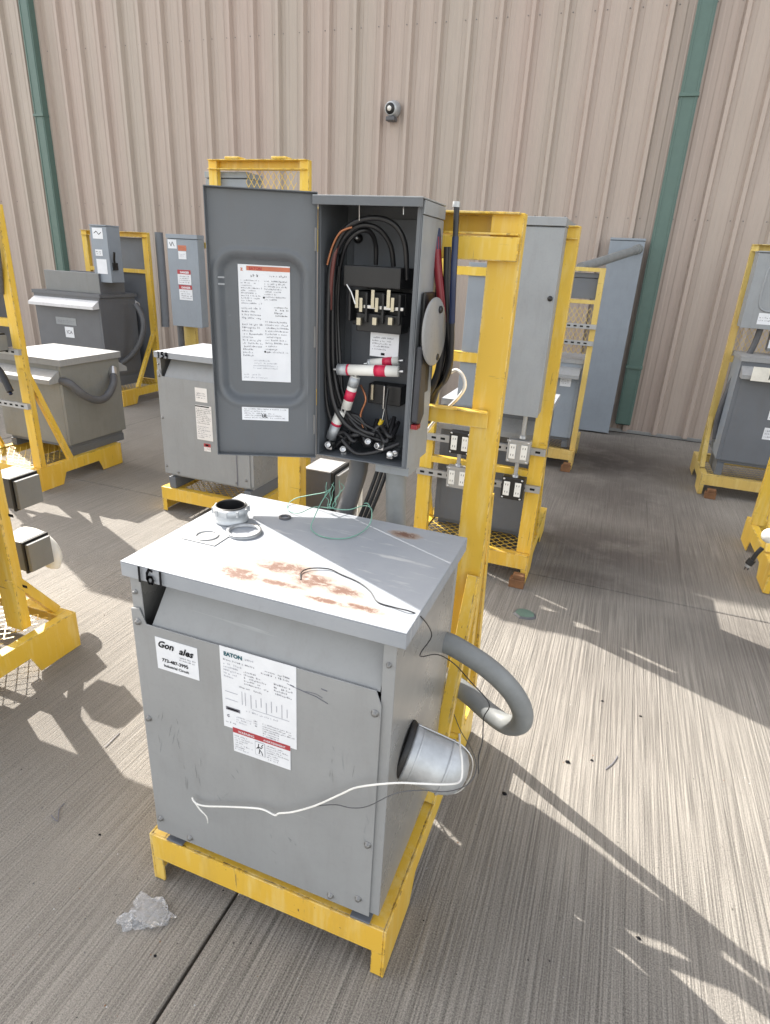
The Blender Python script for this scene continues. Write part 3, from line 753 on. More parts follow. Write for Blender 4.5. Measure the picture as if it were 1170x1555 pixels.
pts = [atY(292, 1211, .888), atY(297, 1219, .885), atY(312, 1224, .884), atY(345, 1225, .884), (atY(385, 1227, .884)), atY(402, 1230, .884), atY(418, 1238, .885), atY(424, 1235, .884), atY(445, 1233, .884), atY(480, 1223, .884), atY(520, 1205, .884), atY(545, 1195, .884), atY(600, 1189, .884), atY(640, 1190, .90), atY(680, 1191, .92), atY(700, 1185, .95), atY(702, 1155, .97), atY(699, 1137, 1.0), atY(698, 1115, 1.1)]
mb.tube(pts, .0022, 'white_wire_m', 7, steps=4)
mb.tube([atY(292, 1211, .889), atY(303, 1228, .888), atY(314, 1240, .89), atY(316, 1250, .893)], [.0022, .002, .0016, .0009], 'white_wire_m', 6, steps=3)
tag(mb.build('white_wire'), 'kinked white wire hanging across the front of the 161 transformer', 'wire')
mb = MB()
pts = [atY(480, 1224, .886), atY(510, 1222, .885), atY(535, 1227, .885), atY(560, 1224, .885), atY(600, 1205, .886), atY(640, 1200, .9), atY(680, 1202, .92), atY(712, 1190, .98), atY(724, 1165, 1.02), atY(715, 1135, 1.1), atY(700, 1110, 1.25), atY(690, 1085, 1.3)]
mb.tube(pts, .0011, 'pvc_dark', 6, steps=4)
tag(mb.build('thin_grey_wire'), 'thin dark grey wire trailing beside the white wire and round the metal can', 'wire')

# ------------------------------------------------------------------ open switch enclosure
bx0, bx1, by0, by1, bz0, bz1 = -.702, -.450, 1.40, 1.565, 1.118, 1.728
EN = thing('safety_switch', ((bx0 + bx1) / 2, (by0 + by1) / 2, bz0), 'open grey switch enclosure with door swung left above the 161 transformer', 'electrical box')
mb = MB(); T = .003
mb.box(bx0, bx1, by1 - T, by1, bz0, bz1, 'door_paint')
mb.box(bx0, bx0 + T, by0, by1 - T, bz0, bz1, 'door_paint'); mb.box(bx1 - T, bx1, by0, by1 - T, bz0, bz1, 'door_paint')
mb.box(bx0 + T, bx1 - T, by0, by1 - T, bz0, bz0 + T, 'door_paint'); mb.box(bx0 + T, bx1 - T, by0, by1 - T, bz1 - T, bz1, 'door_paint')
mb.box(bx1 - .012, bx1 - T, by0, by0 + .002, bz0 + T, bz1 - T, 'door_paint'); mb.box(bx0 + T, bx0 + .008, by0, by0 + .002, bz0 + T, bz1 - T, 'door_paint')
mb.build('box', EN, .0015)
mb = MB()   # lighter outer skin of the right side, with a lap seam
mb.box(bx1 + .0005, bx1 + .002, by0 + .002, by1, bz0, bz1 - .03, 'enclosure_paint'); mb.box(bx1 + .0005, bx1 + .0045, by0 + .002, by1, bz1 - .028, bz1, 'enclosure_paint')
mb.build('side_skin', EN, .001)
mb = MB(); mb.box(bx0 - .004, bx1 + .006, by0 - .022, by1, bz1 + .001, bz1 + .004, 'enclosure_paint'); mb.box(bx0 - .004, bx1 + .006, by0 - .022, by0 - .018, bz1 - .016, bz1 + .001, 'door_paint'); mb.build('rain_hood', EN, .001)  # front lip in the darker paint stands in for its shaded underside
# door
hA = Vector((bx0, by0 - .002, 0)); hB = Vector((-.934, 1.296, 0)); du = (hB - hA).normalized(); W = (hB - hA).length; dn = Vector((du.y, -du.x, 0))
if dn.y > 0: dn = -dn
nx_, nz_ = 50, 110
z0, z1 = 1.114, 1.738
def emb(a, b_):      # pressed rectangle: a across 0..1, b up 0..1
    cx, cy, hx_, hy_, rr = .52, .50, .385, .272, .12
    dx = max(abs(a - cx) * W - hx_ * W + rr * .35, 0); dy = max(abs(b_ - cy) * .624 - hy_ * .624 + rr * .35, 0)
    d = math.hypot(dx, dy) - rr * .35
    s_ = min(max((.006 - d) / .017, 0), 1); rim = math.exp(-((d - .011) / .005) ** 2) * .0045; return s_ * s_ * (3 - 2 * s_) * .019 - rim
vs, fs = [], []
for j in range(nz_ + 1):
    for i in range(nx_ + 1):
        a = i / nx_; b_ = j / nz_
        p = hA + du * (a * W) + Vector((0, 0, z0 + (z1 - z0) * b_)) - dn * (emb(a, b_))
        vs.append(p)
for j in range(nz_):
    for i in range(nx_):
        q = j * (nx_ + 1) + i; fs.append((q, q + 1, q + nx_ + 2, q + nx_ + 1))
mb = MB(); mb.add(vs, fs, 'door_paint', True)
d_ = mb.build('door', EN)
sd = d_.modifiers.new('solid', 'SOLIDIFY'); sd.thickness = .002; sd.offset = 0
def dpt(a, z, off=.0): return hA + du * (a * W) + Vector((0, 0, z)) + dn * off
mb = MB()   # folded edges of the door, facing the camera side
def slab(p0, p1, w, h, mat):
    pass
for (a0, a1, za, zb_) in ((-.0, .006, z0, z1), (.994, 1., z0, z1), (.006, .994, z0, z0 + .002), (.006, .994, z1 - .002, z1)):
    c8 = []
    for a in (a0, a1):
        for off in (.0015, .016):
            for z_ in (za, zb_): c8.append(dpt(a, z_, off))
    mb.add(c8, [(0, 1, 3, 2), (4, 6, 7, 5), (0, 4, 5, 1), (2, 3, 7, 6), (0, 2, 6, 4), (1, 5, 7, 3)], 'door_paint')
mb.build('door_rim', d_)
# labels on the door: u runs from outer end towards hinge
U = -du
o1 = dpt(.745, 1.303, -.0165)
label_plate('instruction_label', d_, o1, U, ZA, .123, .275, [
    ('r', .02, .262, .123, .272, 'label_orange'), ('t', 'EATON', .026, .2635, .009, 'label_red', .0004), ('t', 'z', .006, .261, .013, 'label_orange', .0003), ('l', .03, .246, .056, .256, 1, 'ink'), ('l', .075, .248, .115, .256, 1, 'ink_grey'),
    ('l', .006, .185, .055, .243, 10, 'ink_grey'), ('l', .062, .195, .118, .243, 8, 'ink_grey'), ('l', .006, .15, .05, .18, 4, 'ink_grey'), ('l', .085, .158, .12, .184, 4, 'ink'),
    ('l', .006, .06, .055, .142, 11, 'ink_grey'), ('l', .062, .07, .118, .15, 11, 'ink_grey'), ('l', .03, .03, .09, .055, 4, 'ink_pale'), ('l', .006, .006, .07, .02, 2, 'ink_pale'),
    ('r', .058, .2, .062, .204, 'ink', 1), ('r', .058, .072, .062, .076, 'ink', 1)], seed=12)
label_plate('small_label', d_, dpt(.745, 1.206, .0015), U, ZA, .118, .042, [('l', .006, .004, .112, .038, 6, 'ink_grey'), ('t', 'UL', .05, .008, .012, 'ink', .0003)], seed=14)
mb = MB()
for z_ in (1.53, 1.545): mb.add([dpt(.92, z_, .003), dpt(.86, z_, .003), dpt(.86, z_ + .004, .003), dpt(.92, z_ + .004, .003)], [(0, 1, 2, 3)], 'enclosure_paint')
mb.build('latch', d_)
for z_ in (1.2, 1.42, 1.64):
    mb = MB(); mb.tube([(bx0 - .003, by0 - .004, z_ - .025), (bx0 - .003, by0 - .004, z_ + .025)], .004, 'steel_bolt', 8); mb.build('hinge', EN)
# inside
mb = MB(); mb.box(bx0 + .025, bx1 - .02, by1 - .011, by1 - .008, bz0 + .04, bz1 - .03, 'grey_paint_dark'); mb.lathe([(0, 0), (.012, 0), (.012, .006), (.006, .012), (0, .012)], tuple(atY(545, 362, by1 - .012)), (0, -1, 0), 'black', 16); mb.lathe([(0, .012), (.005, .012), (.004, .016), (0, .016)], tuple(atY(545, 362, by1 - .012)), (0, -1, 0), 'silver', 12); mb.build('back_plate', EN, .001)
sw = MB()
a = atY(527, 402, 1.46); b2 = atY(612, 440, 1.46)
sw.box(a.x, b2.x, 1.44, 1.545, b2.z, a.z, 'black')
a = atY(534, 440, 1.46); b2 = atY(612, 500, 1.46)
sw.box(a.x, b2.x, 1.47, 1.545, b2.z, a.z - .001, 'black')
for k in range(4):
    q0 = atY(534 + k * 25, 470, 1.45).x; sw.box(q0 - .003, q0 + .004, 1.435, 1.47, b2.z + .01, a.z - .002, 'black')
a = atY(545, 474, 1.46); b2 = atY(612, 508, 1.46); sw.box(a.x, b2.x, 1.445, 1.5, b2.z, a.z, 'black')
swo = sw.build('switch_block', EN, .003)
mb = MB()
for k in range(3):
    cx_ = 545 + k * 24
    for (dx_, y0_, y1_) in ((-3, 440, 468), (3, 452, 474)):
        a = atY(cx_ + dx_ - 2, y0_, 1.43); b_ = atY(cx_ + dx_ + 2, y1_, 1.43); mb.box(a.x, b_.x, 1.43, 1.434, b_.z, a.z, 'brassy')
    a = atY(cx_ - 3, 482, 1.43); b_ = atY(cx_ + 3, 494, 1.43); mb.box(a.x, b_.x, 1.428, 1.44, b_.z, a.z, 'brassy')
a = atY(538, 462, 1.43); b_ = atY(611, 473, 1.43); mb.box(a.x, b_.x, 1.437, 1.445, b_.z, a.z, 'silver')
a = atY(527, 432, 1.43); mb.tube([a, atY(534, 444, 1.43), atY(540, 462, 1.43)], .0025, 'silver', 6)
mb.build('contact_clip', swo, .001)
a = atY(562, 540, 1.47); b_ = atY(607, 505, 1.47)
label_plate('white_label', EN, (a.x, 1.47, a.z), XA, ZA, b_.x - a.x, b_.z - a.z, [('l', .006, .015, .06, .05, 5, 'ink_grey'), ('r', .03, .004, .04, .01, 'ink')], seed=2)
def fuse(p0, p1, r, bands, nm='fuse'):
    p0, p1 = Vector(p0), Vector(p1); ax_ = (p1 - p0); L_ = ax_.length; ax_.normalize()
    mb = MB(); mb.lathe([(0, 0), (r, 0), (r, L_), (0, L_)], p0, ax_, 'white_plastic', 18)
    for a_, b__, m_ in bands: mb.lathe([(r, a_ * L_), (r + .0008, a_ * L_), (r + .0008, b__ * L_), (r, b__ * L_)], p0, ax_, m_, 18)
    for e_, s_ in ((p0, -1), (p1, 1)): 
        q = e_ + ax_ * s_ * .012; mb.tube([e_, q], .004, 'silver', 6)
    return mb.build(nm, EN)
fuse(atY(514, 561, 1.435), atY(606, 564, 1.435), .0135, ((0, .16, 'cast_alu'), (.16, .19, 'pink_band'), (.62, .8, 'pink_band')))
fuse(atY(560, 552, 1.47), atY(606, 548, 1.47), .011, ((0, .1, 'cast_alu'), (.5, .8, 'pink_band')))
fuse(atY(540, 572, 1.44), atY(526, 620, 1.445), .013, ((0, .3, 'cast_alu'), (.42, .72, 'pink_band')))
fuse(atY(518, 624, 1.445), atY(503, 665, 1.45), .0135, ((.42, .5, 'pink_band'), (.5, 1, 'cast_alu')))
a = atY(560, 582, 1.5); b_ = atY(608, 618, 1.5)
mb = MB(); mb.box(a.x, b_.x, 1.5, 1.545, b_.z, a.z, 'black'); mb.box(a.x + .01, a.x + .018, 1.49, 1.5, b_.z + .01, a.z, 'brassy'); mb.box(a.x + .045, a.x + .05, 1.49, 1.5, b_.z - .01, a.z, 'silver'); mb.build('fuse_base', EN, .002)
# lugs on the box floor
rnd = random.Random(5)
for k, (x_, y_) in enumerate(((500, 676), (522, 684), (560, 672), (578, 677), (592, 690), (600, 686))):
    p = atY(x_, y_, 1.42 + .01 * (k % 3)); p.z = max(p.z, bz0 + .014)
    mb = MB(); mb.lathe([(0, 0), (.009, 0), (.009, .014), (.006, .016), (.006, .004), (0, .004)], p, (rnd.uniform(-.5, .5), -1, rnd.uniform(-.2, .6)), 'silver', 14); mb.box(p.x - .008, p.x + .008, p.y, p.y + .02, p.z - .012, p.z + .004, 'silver'); mb.build('lug', EN, .001)
mb = MB(); p = atY(577, 645, 1.47); mb.tube([p, p + Vector((.006, 0, .014))], .006, 'yellow_plastic', 8); mb.tube([p + Vector((.006, 0, .014)), p + Vector((.012, .01, .07))], .0012, 'silver', 5); mb.build('wire_nut', EN)
def cab(pts, r=.0062, mat='black_cable', nm='cable', par=EN, st=6):
    mb = MB(); mb.tube([atY(x_, y_, Y_) for x_, y_, Y_ in pts], r, mat, 9, steps=st); return mb.build(nm, par)
cab([(618, 425, 1.47), (616, 375, 1.46), (603, 345, 1.45), (580, 332, 1.44), (552, 333, 1.43), (528, 345, 1.43), (512, 370, 1.43), (502, 405, 1.43), (499, 450, 1.43), (498, 510, 1.43), (500, 570, 1.43), (510, 620, 1.43), (530, 648, 1.44), (560, 663, 1.45), (590, 672, 1.46)])
cab([(598, 405, 1.5), (594, 375, 1.49), (580, 352, 1.47), (560, 342, 1.45), (540, 345, 1.44), (522, 362, 1.44), (510, 390, 1.45), (506, 430, 1.45), (505, 500, 1.45), (507, 560, 1.45), (518, 610, 1.45), (540, 640, 1.46), (575, 655, 1.48), (600, 668, 1.5)])
cab([(571, 402, 1.51), (571, 372, 1.5), (562, 352, 1.47), (545, 352, 1.45), (527, 370, 1.45), (518, 400, 1.47), (514, 440, 1.48), (512, 520, 1.48), (513, 580, 1.47), (522, 620, 1.46), (545, 650, 1.45), (570, 660, 1.44)], .0058)
cab([(535, 345, 1.425), (518, 352, 1.42), (506, 372, 1.42), (497, 402, 1.42)], .003, 'copper', 'bare_wire')
cab([(495, 470, 1.44), (494, 560, 1.44), (498, 620, 1.44), (512, 655, 1.45), (530, 672, 1.46)], .005)
cab([(520, 668, 1.43), (540, 688, 1.42), (565, 688, 1.42), (590, 680, 1.43), (606, 674, 1.44)], .0055)
cab([(530, 640, 1.48), (548, 668, 1.47), (560, 676, 1.46), (575, 668, 1.48)], .007)
rnd = random.Random(11)
for k in range(7):
    x0_ = 500 + k * 3; pts = [(x0_, 380 + rnd.uniform(0, 60), 1.47), (x0_ - 2 + rnd.uniform(-3, 3), 470, 1.475), (x0_ - 3 + rnd.uniform(-3, 4), 560, 1.47), (x0_ + 8 + rnd.uniform(-4, 4), 612 + rnd.uniform(-8, 8), 1.465), (x0_ + 30 + rnd.uniform(-8, 8), 645 + rnd.uniform(-10, 12), 1.46), (575 + rnd.uniform(-14, 14), 662 + rnd.uniform(-8, 10), 1.47), (600 + rnd.uniform(-6, 6), 650 + rnd.uniform(-14, 18), 1.5)]
    cab(pts, .0052)
for k in range(6):
    a0 = rnd.uniform(500, 560); pts = [(a0, 672 + rnd.uniform(-8, 8), 1.45), (a0 + 18, 655 + rnd.uniform(-16, 14), 1.44 + rnd.uniform(0, .04)), (a0 + 34, 668 + rnd.uniform(-12, 12), 1.44), (a0 + 46, 650 + rnd.uniform(-20, 20), 1.5)]
    cab(pts, .006)
cab([(520, 350, 1.44), (509, 385, 1.43), (503, 430, 1.43), (502, 470, 1.44)], .0052, 'red_cable')
cab([(590, 590, 1.48), (586, 620, 1.47), (590, 650, 1.47)], .0035)
cab([(548, 585, 1.47), (556, 606, 1.46), (548, 630, 1.46), (552, 650, 1.46)], .003, 'copper', 'bare_wire')
cab([(546, 312, 1.41), (546, 335, 1.415)], .001, 'silver', 'tie_wire'); cab([(613, 312, 1.41), (613, 326, 1.41)], .001, 'silver', 'tie_wire')
# operator disc and handle on the right side
mb = MB()
c_ = Vector((bx1 + .030, 1.448, 1.452))
mb.lathe([(0, 0), (.076, 0), (.078, .002), (.078, .0045), (.075, .0065), (0, .007)], c_, (1, -.06, .03), 'dial_paint', 40)
mb.lathe([(.012, -.02), (.012, 0)], c_, (1, 0, 0), 'steel_bolt', 12)
for aa in (-.06, .05): mb.lathe([(0, 0), (.009, 0), (.008, .003), (0, .004)], c_ + Vector((.008, .02, aa)), (1, -.22, .03), 'black', 10)
mb.build('dial_plate', EN)
mb = MB(); mb.box(bx1 + .0048, bx1 + .014, 1.42, 1.50, 1.30, 1.54, 'black')
mb.prism([(1.405, 1.42), (1.44, 1.42), (1.46, 1.25), (1.43, 1.225), (1.40, 1.24)], 'x', bx1 + .0048, bx1 + .020, 'handle_grey'); h_ = mb.build('handle', EN, .006)
mb = MB(); mb.box(bx1 + .005, bx1 + .021, 1.402, 1.43, 1.222, 1.233, 'red_tape'); mb.build('handle_tip', h_)
# big cables hanging on the crossbars, right of the box
def cable_thing(pts, r, label, tapes=(), mat='black_cable', gname='loose cable ends beside the open switch'):
    P = [atY(*q) for q in pts]
    t_ = thing('cable', P[-1], label, 'cable', gname)
    mb = MB(); mb.tube(P, r, mat, 12, steps=6); mb.build('jacket', t_)
    for (i0, i1, m_) in tapes:
        q = [P[0] + (P[-1] - P[0]) * 0 for _ in ()]
        S = spline(P, 6); a_, b__ = int(i0 * len(S)), int(i1 * len(S)) + 1
        mb = MB(); mb.tube(S[a_:b__], r + .0012, m_, 12); mb.build('tape', t_)
    return t_
cable_thing([(663, 348, 1.53), (665, 400, 1.52), (671, 465, 1.52), (673, 510, 1.53), (667, 560, 1.55), (655, 590, 1.58), (643, 610, 1.63), (630, 640, 1.66)], .0095, 'black cable end wrapped in red tape', ((0, .1, 'blue_tape'), (.06, .36, 'red_tape')))
cable_thing([(694, 312, 1.52), (692, 360, 1.51), (689, 420, 1.50), (687, 480, 1.51), (685, 540, 1.53), (676, 575, 1.56), (660, 600, 1.61), (645, 640, 1.66)], .0068, 'tallest black cable end wrapped in blue tape', ((.14, .46, 'blue_tape'),))
cable_thing([(680, 375, 1.525), (679, 430, 1.525), (681, 490, 1.53), (684, 540, 1.545), (678, 572, 1.57), (662, 595, 1.6), (650, 640, 1.66)], .0092, 'plain black cable end between the red and blue taped ones')
cable_thing([(657, 372, 1.535), (659, 430, 1.54), (665, 490, 1.55), (669, 540, 1.56), (660, 585, 1.59), (640, 622, 1.63), (622, 650, 1.66)], .009, 'black cable hugging the side of the open switch behind the pale disc')
cable_thing([(672, 500, 1.56), (680, 530, 1.57), (676, 560, 1.585), (664, 590, 1.61), (652, 622, 1.65), (644, 650, 1.67)], .0075, 'short black cable low in the bunch above the lower crossbar')
cable_thing([(684, 566, 1.62), (694, 562, 1.61), (704, 572, 1.6), (706, 588, 1.6), (697, 603, 1.61), (682, 618, 1.64), (660, 640, 1.68), (636, 674, 1.7), (632, 690, 1.7)], .0045, 'thin hooked grey cable rising above the lower yellow crossbar', (), 'white_wire_m', gname='loose cable ends beside the open switch')
mb = MB(); q = atY(694, 306, 1.52); mb.tube([q + Vector((0, 0, -.012)), q], .0095, 'galvanised', 12); mb.build('end_cap', [o for o in bpy.data.objects if o.get('label', '').startswith('tallest')][0])
# conduits down from the box
mb = MB(); mb.lathe([(.031, 0), (.031, .02), (.028, .022)], (-.503, 1.48, 1.098), (0, 0, 1), 'pvc_grey', 24)
mb.tube([(-.503, 1.48, 1.115), (-.498, 1.478, 1.0), (-.485, 1.47, .86), (-.48, 1.46, .70)], .0275, 'pvc_grey', 20, steps=3)
mb.box(-.547, -.455, 1.44, 1.535, 1.085, 1.1165, 'enclosure_paint')
tag(mb.build('conduit'), 'grey plastic conduit under the right half of the open switch box', 'conduit', 'conduits below the open switch')
mb = MB()
mb.tube([(-.615, 1.49, 1.116), (-.617, 1.49, 1.06), (-.635, 1.48, .98), (-.66, 1.47, .86), (-.67, 1.46, .7)], .026, 'pvc_dark', 20, steps=3)
tag(mb.build('conduit'), 'dark charcoal conduit under the left half of the open switch box', 'conduit', 'conduits below the open switch')
mb = MB()
for k in range(3): mb.tube([(-.557 + k * .013, 1.49, 1.116), (-.56 + k * .013, 1.49, 1.07), (-.59 + k * .013, 1.475, .96), (-.63 + k * .012, 1.47, .84)], .0055, 'black_cable', 8, steps=4)
tag(mb.build('cable_bundle'), 'bundle of thin black cables between the two conduits', 'cable')

# ------------------------------------------------------------------ receptacle boxes
def receptacle(x, y, z, label, face=-1, mat='black', scale=1, clear=False):
    t_ = thing('outlet_box', (x, y, z), label, 'outlet', 'twin outlet boxes on the yellow stands')
    w, h, d = .115 * scale, .12 * scale, .05
    mb = MB(); ya, yb = y, y - face * d
    mb.box(x - w / 2, x + w / 2, ya, yb, z, z + h, mat)
    mb.build('box', t_, .006)
    yf = y + face * .001
    mb = MB()
    for fx in (-.25, .25):
        mb.box(x + fx * w - .016, x + fx * w + .016, yf, yf + face * .004, z + .022, z + h - .022, 'white_plastic')
    fp = mb.build('outlet_face', t_, .003)
    mb = MB()
    for fx in (-.25, .25):
        for fz in (.35, .68):
            for q in (-.006, .006): mb.box(x + fx * w + q - .0012, x + fx * w + q + .0012, yf + face * .004, yf + face * .0047, z + h * fz - .005, z + h * fz + .005, 'black')
    mb.build('slot', fp)
    mb = MB()
    for px in (-1, 1):
        for pz in (.08, .92): mb.lathe([(0, 0), (.006, 0), (.005, .004), (0, .004)], (x + px * w * .4, y, z + h * pz), (0, face, 0), 'silver', 8)
    if clear: mb.box(x - w / 2 - .004, x + w / 2 + .004, yf, yf + face * .002, z + h - .012, z + h, 'galvanised')
    mb.build('trim_ring', t_)
    return t_
a = atY(790, 695, 3.04)
receptacle(-.385, 3.03, .685, 'grey framed twin outlet, upper right on the second stand', mat='galvanised', clear=True)
receptacle(-.39, 3.03, .485, 'black twin outlet, lower right on the second stand')
receptacle(-.69, 3.03, .685, 'black twin outlet, upper left on the second stand')
receptacle(-.685, 3.03, .495, 'grey framed twin outlet, lower left on the second stand', mat='galvanised', clear=True)
for (x_, z0_, z1_, lb) in ((-.385, .60, .685, 'short grey pipe between the two right outlets'), (-.375, .81, .955, 'short pale pipe from the tall grey box down to the outlets'), (-.69, .61, .685, 'short grey pipe between the two left outlets')):
    mb = MB(); mb.tube([(x_, 3.055, z0_), (x_, 3.055, z1_)], .011, 'galvanised', 12); mb.lathe([(.016, 0), (.016, .018), (.012, .018)], (x_, 3.055, z0_), (0, 0, 1), 'galvanised', 12)
    tag(mb.build('pipe'), lb, 'pipe', 'short pipes on the second stand')
# outlet boxes with lids seen from the side (left stand and behind the front stand)
def side_outlet(c, w, d, h, label, group='grey outlet boxes with lids by the stands', hose=None):
    x, y, z = c
    t_ = thing('outlet_box', (x, y, z), label, 'outlet', group)
    mb = MB(); mb.box(x, x + w * .78, y, y + d, z, z + h, 'grey_paint_dark'); mb.build('box', t_, .004)
    mb = MB(); mb.box(x + w * .79, x + w * .86, y - .004, y + d + .006, z - .006, z + h + .006, 'black'); mb.box(x + w * .87, x + w, y + .004, y + d - .004, z + .004, z + h - .004, 'grey_paint_mid'); mb.build('cover', t_, .002)
    mb = MB(); mb.box(x - .002, x + w * .76, y - .003, y + d + .003, z + h + .001, z + h + .005, 'lid_grey'); mb.build('top_flange', t_)
    if hose:
        mb = MB(); mb.tube(hose[0], hose[1], 'white_plastic', 14, steps=5); tag(mb.build('white_hose'), hose[2], 'hose')
side_outlet((-2.335, 1.66, .575), .15, .12, .13, 'upper grey outlet box on the stand at the left edge')
side_outlet((-2.335, 1.66, .285), .15, .12, .135, 'lower grey outlet box on the stand at the left edge', hose=(
    [(-2.42, 1.80, .34), (-2.37, 1.80, .375), (-2.31, 1.81, .37), (-2.26, 1.82, .335), (-2.235, 1.82, .285), (-2.245, 1.81, .24)], .034, 'fat white hose curving behind the lower outlet box at left'))
side_outlet((-.905, 1.72, .80), .125, .12, .15, 'grey outlet box behind the left post of the front stand', hose=(
    [(-.90, 1.92, .955), (-.85, 1.92, .985), (-.80, 1.92, .965), (-.785, 1.92, .90), (-.785, 1.92, .72)], .009, 'thin white conduit arching over the outlet box behind the front stand'))

# ------------------------------------------------------------------ tall boxes on the second stand
def tall_box(x0, x1, y0, y1, z0, z1, label, mat='enclosure_paint', topmat=None, labels=(), lip=.035, latch=True):
    t_ = thing('electrical_box', ((x0 + x1) / 2, (y0 + y1) / 2, z0), label, 'electrical box')
    mb = MB(); mb.box(x0, x1, y0 + .012, y1, z0, z1 - lip - .001, mat); mb.build('case', t_, .003)
    mb = MB(); mb.box(x0 - .003, x1 + .003, y0 - .006, y1, z1 - lip, z1, topmat or mat); mb.build('top_cap', t_, .002)
    mb = MB(); mb.box(x0 - .001, x1 + .001, y0, y0 + .0115, z0 - .003, z1 - lip - .006, mat); dd = mb.build('door', t_, .0025)
    if latch:
        mb = MB(); mb.lathe([(0, 0), (.012, 0), (.011, .006), (0, .007)], (x1 - .02, y0, z0 + (z1 - z0) * .62), (0, -1, 0), 'black', 14); mb.build('latch', dd)
    for i, (u0, v0, w, h, its) in enumerate(labels):
        label_plate('sticker', dd, (x0 + u0, y0 - .0012, z0 + v0), XA, ZA, w, h, its, seed=20 + i)
    return t_
tall_box(-.515, -.31, 2.97, 3.5, .945, 1.815, 'tall narrow grey box mounted on the second yellow stand', labels=((.012, .54, .022, .055, []), (.012, .5, .02, .028, [])))
tall_box(-.745, -.62, 3.11, 3.6, .93, 1.62, 'pale blue grey panel seen through the front yellow frame', mat='grey_blue', latch=False)
TF2 = transformer('dark grey transformer standing behind the outlets on the second stand', -.86, -.30, 3.28, 3.78, .205, .92, mat='grey_paint_dark', side='grey_paint_dark', style='hood')
tall_box(-.86, -.345, 1.66, 1.72, .24, .80, 'unseen grey box added low behind the front yellow stand to cast shade', latch=False, lip=.01)  # added out of view so the ground at lower right falls in shade
tall_box(-.80, -.302, 1.375, 1.455, .30, .885, 'grey box added out of sight behind the front transformer to shade the ground', latch=False, lip=.01)  # unseen sun blocker, added to close lit gaps on the ground
# third stand: box, transformer
tall_box(-.44, -.25, 5.42, 5.5, 1.41, 1.60, 'dark grey back of a box between the rungs of the third stand', mat='grey_paint_dark', latch=False)
TF3 = transformer('small blue grey transformer with hood on the third stand near the wall', -.82, -.26, 5.42, 5.86, .26, .93, mat='grey_blue', side='grey_blue', style='hood', lid='lid_grey')
label_plate('sticker', TF3, (-.42, 5.4185, .70), XA, ZA, .09, .075, [('l', .01, .02, .08, .06, 3, 'ink_grey')])
# tall pale panel on wall and the pipe
tall_box(-.27, .05, 6.86, 7.03, .02, 1.93, 'very tall pale blue grey cabinet standing against the building wall', mat='grey_blue', lip=.02, latch=False)
mb = MB(); mb.tube([(-.42, 5.66, 1.64), (-.30, 5.95, 1.69), (.0, 6.80, 1.83)], .038, 'pvc_grey', 18, steps=3); mb.tube([(-.02, 6.72, 1.822), (.0, 6.80, 1.834)], .046, 'pvc_grey', 18)
tag(mb.build('pipe'), 'thick grey pipe slanting from the third stand to the tall pale cabinet', 'pipe')

# ------------------------------------------------------------------ 154 group
T154 = transformer('grey transformer marked 154 with white lid behind the open door', -2.60, -1.945, 3.035, 3.50, .275, 1.035)
label_plate('hand_marking', T154, (-2.61, 3.0218, 1.0), XA, ZA, .001, .001, hand('154', .03, .001, .034, .009, adv=.85), 'lid_paint')
label_plate('sticker', T154, (-2.33, 3.029, .765), XA, ZA, .085, .085, [('l', .01, .02, .075, .06, 3, 'ink_grey')], base='label_lit')
label_plate('data_label', T154, (-2.335, 3.029, .53), XA, ZA, .115, .215, [('l', .006, .1, .108, .2, 9, 'ink'), ('l', .006, .01, .1, .09, 7, 'ink_grey'), ('r', .0, .205, .1, .212, 'ink')], base='label_lit', seed=31)
label_plate('warning_label', T154, (-2.29, 3.029, .46), XA, ZA, .05, .05, [('r', 0, .028, .05, .05, 'label_red'), ('r', .012, .034, .035, .045, 'ink', 1), ('l', .004, .004, .046, .024, 3, 'label_red')], base='label_lit', seed=32)
mb = MB(); mb.box(-2.06, -2.056, 3.027, 3.03, .27, .86, 'ink_grey'); mb.build('seam', T154)
tall_box(-2.70, -2.39, 3.765, 3.95, 1.04, 2.08, 'blue grey box hung inside the tall mesh frame, mostly behind the open door', mat='grey_blue', latch=False)
tall_box(-3.99, -3.66, 4.93, 5.03, .945, 1.735, 'grey disconnect box with red warning stickers beside the tall frame', mat='grey_blue', latch=False, labels=(
    (.012, .67, .095, .075, [('p', [(.02, .05), (.035, .02), (.05, .055), (.07, .02)], .005, 'ink')]),
    (.12, .655, .09, .045, [('r', 0, 0, .09, .045, 'label_orange'), ('l', .01, .012, .08, .035, 2, 'label_red')]),
    (.12, .585, .085, .066, [('l', .01, .02, .07, .05, 2, 'ink_pale')]),
    (.095, .37, .145, .125, [('r', 0, .088, .145, .125, 'label_red'), ('t', 'DANGER', .03, .096, .024, 'label_white', .001), ('l', .015, .01, .13, .08, 4, 'ink_grey')]),
    (.1, .235, .145, .13, [('r', 0, .093, .145, .13, 'label_red'), ('t', 'DANGER', .03, .101, .024, 'label_white', .001), ('l', .015, .01, .13, .085, 4, 'ink_grey')])))
mb = MB(); mb.tube([(-3.95, 4.98, .94), (-3.95, 4.98, .2)], .03, 'pvc_dark', 14); tag(mb.build('pipe'), 'dark pipe dropping from the disconnect box with red stickers', 'pipe')

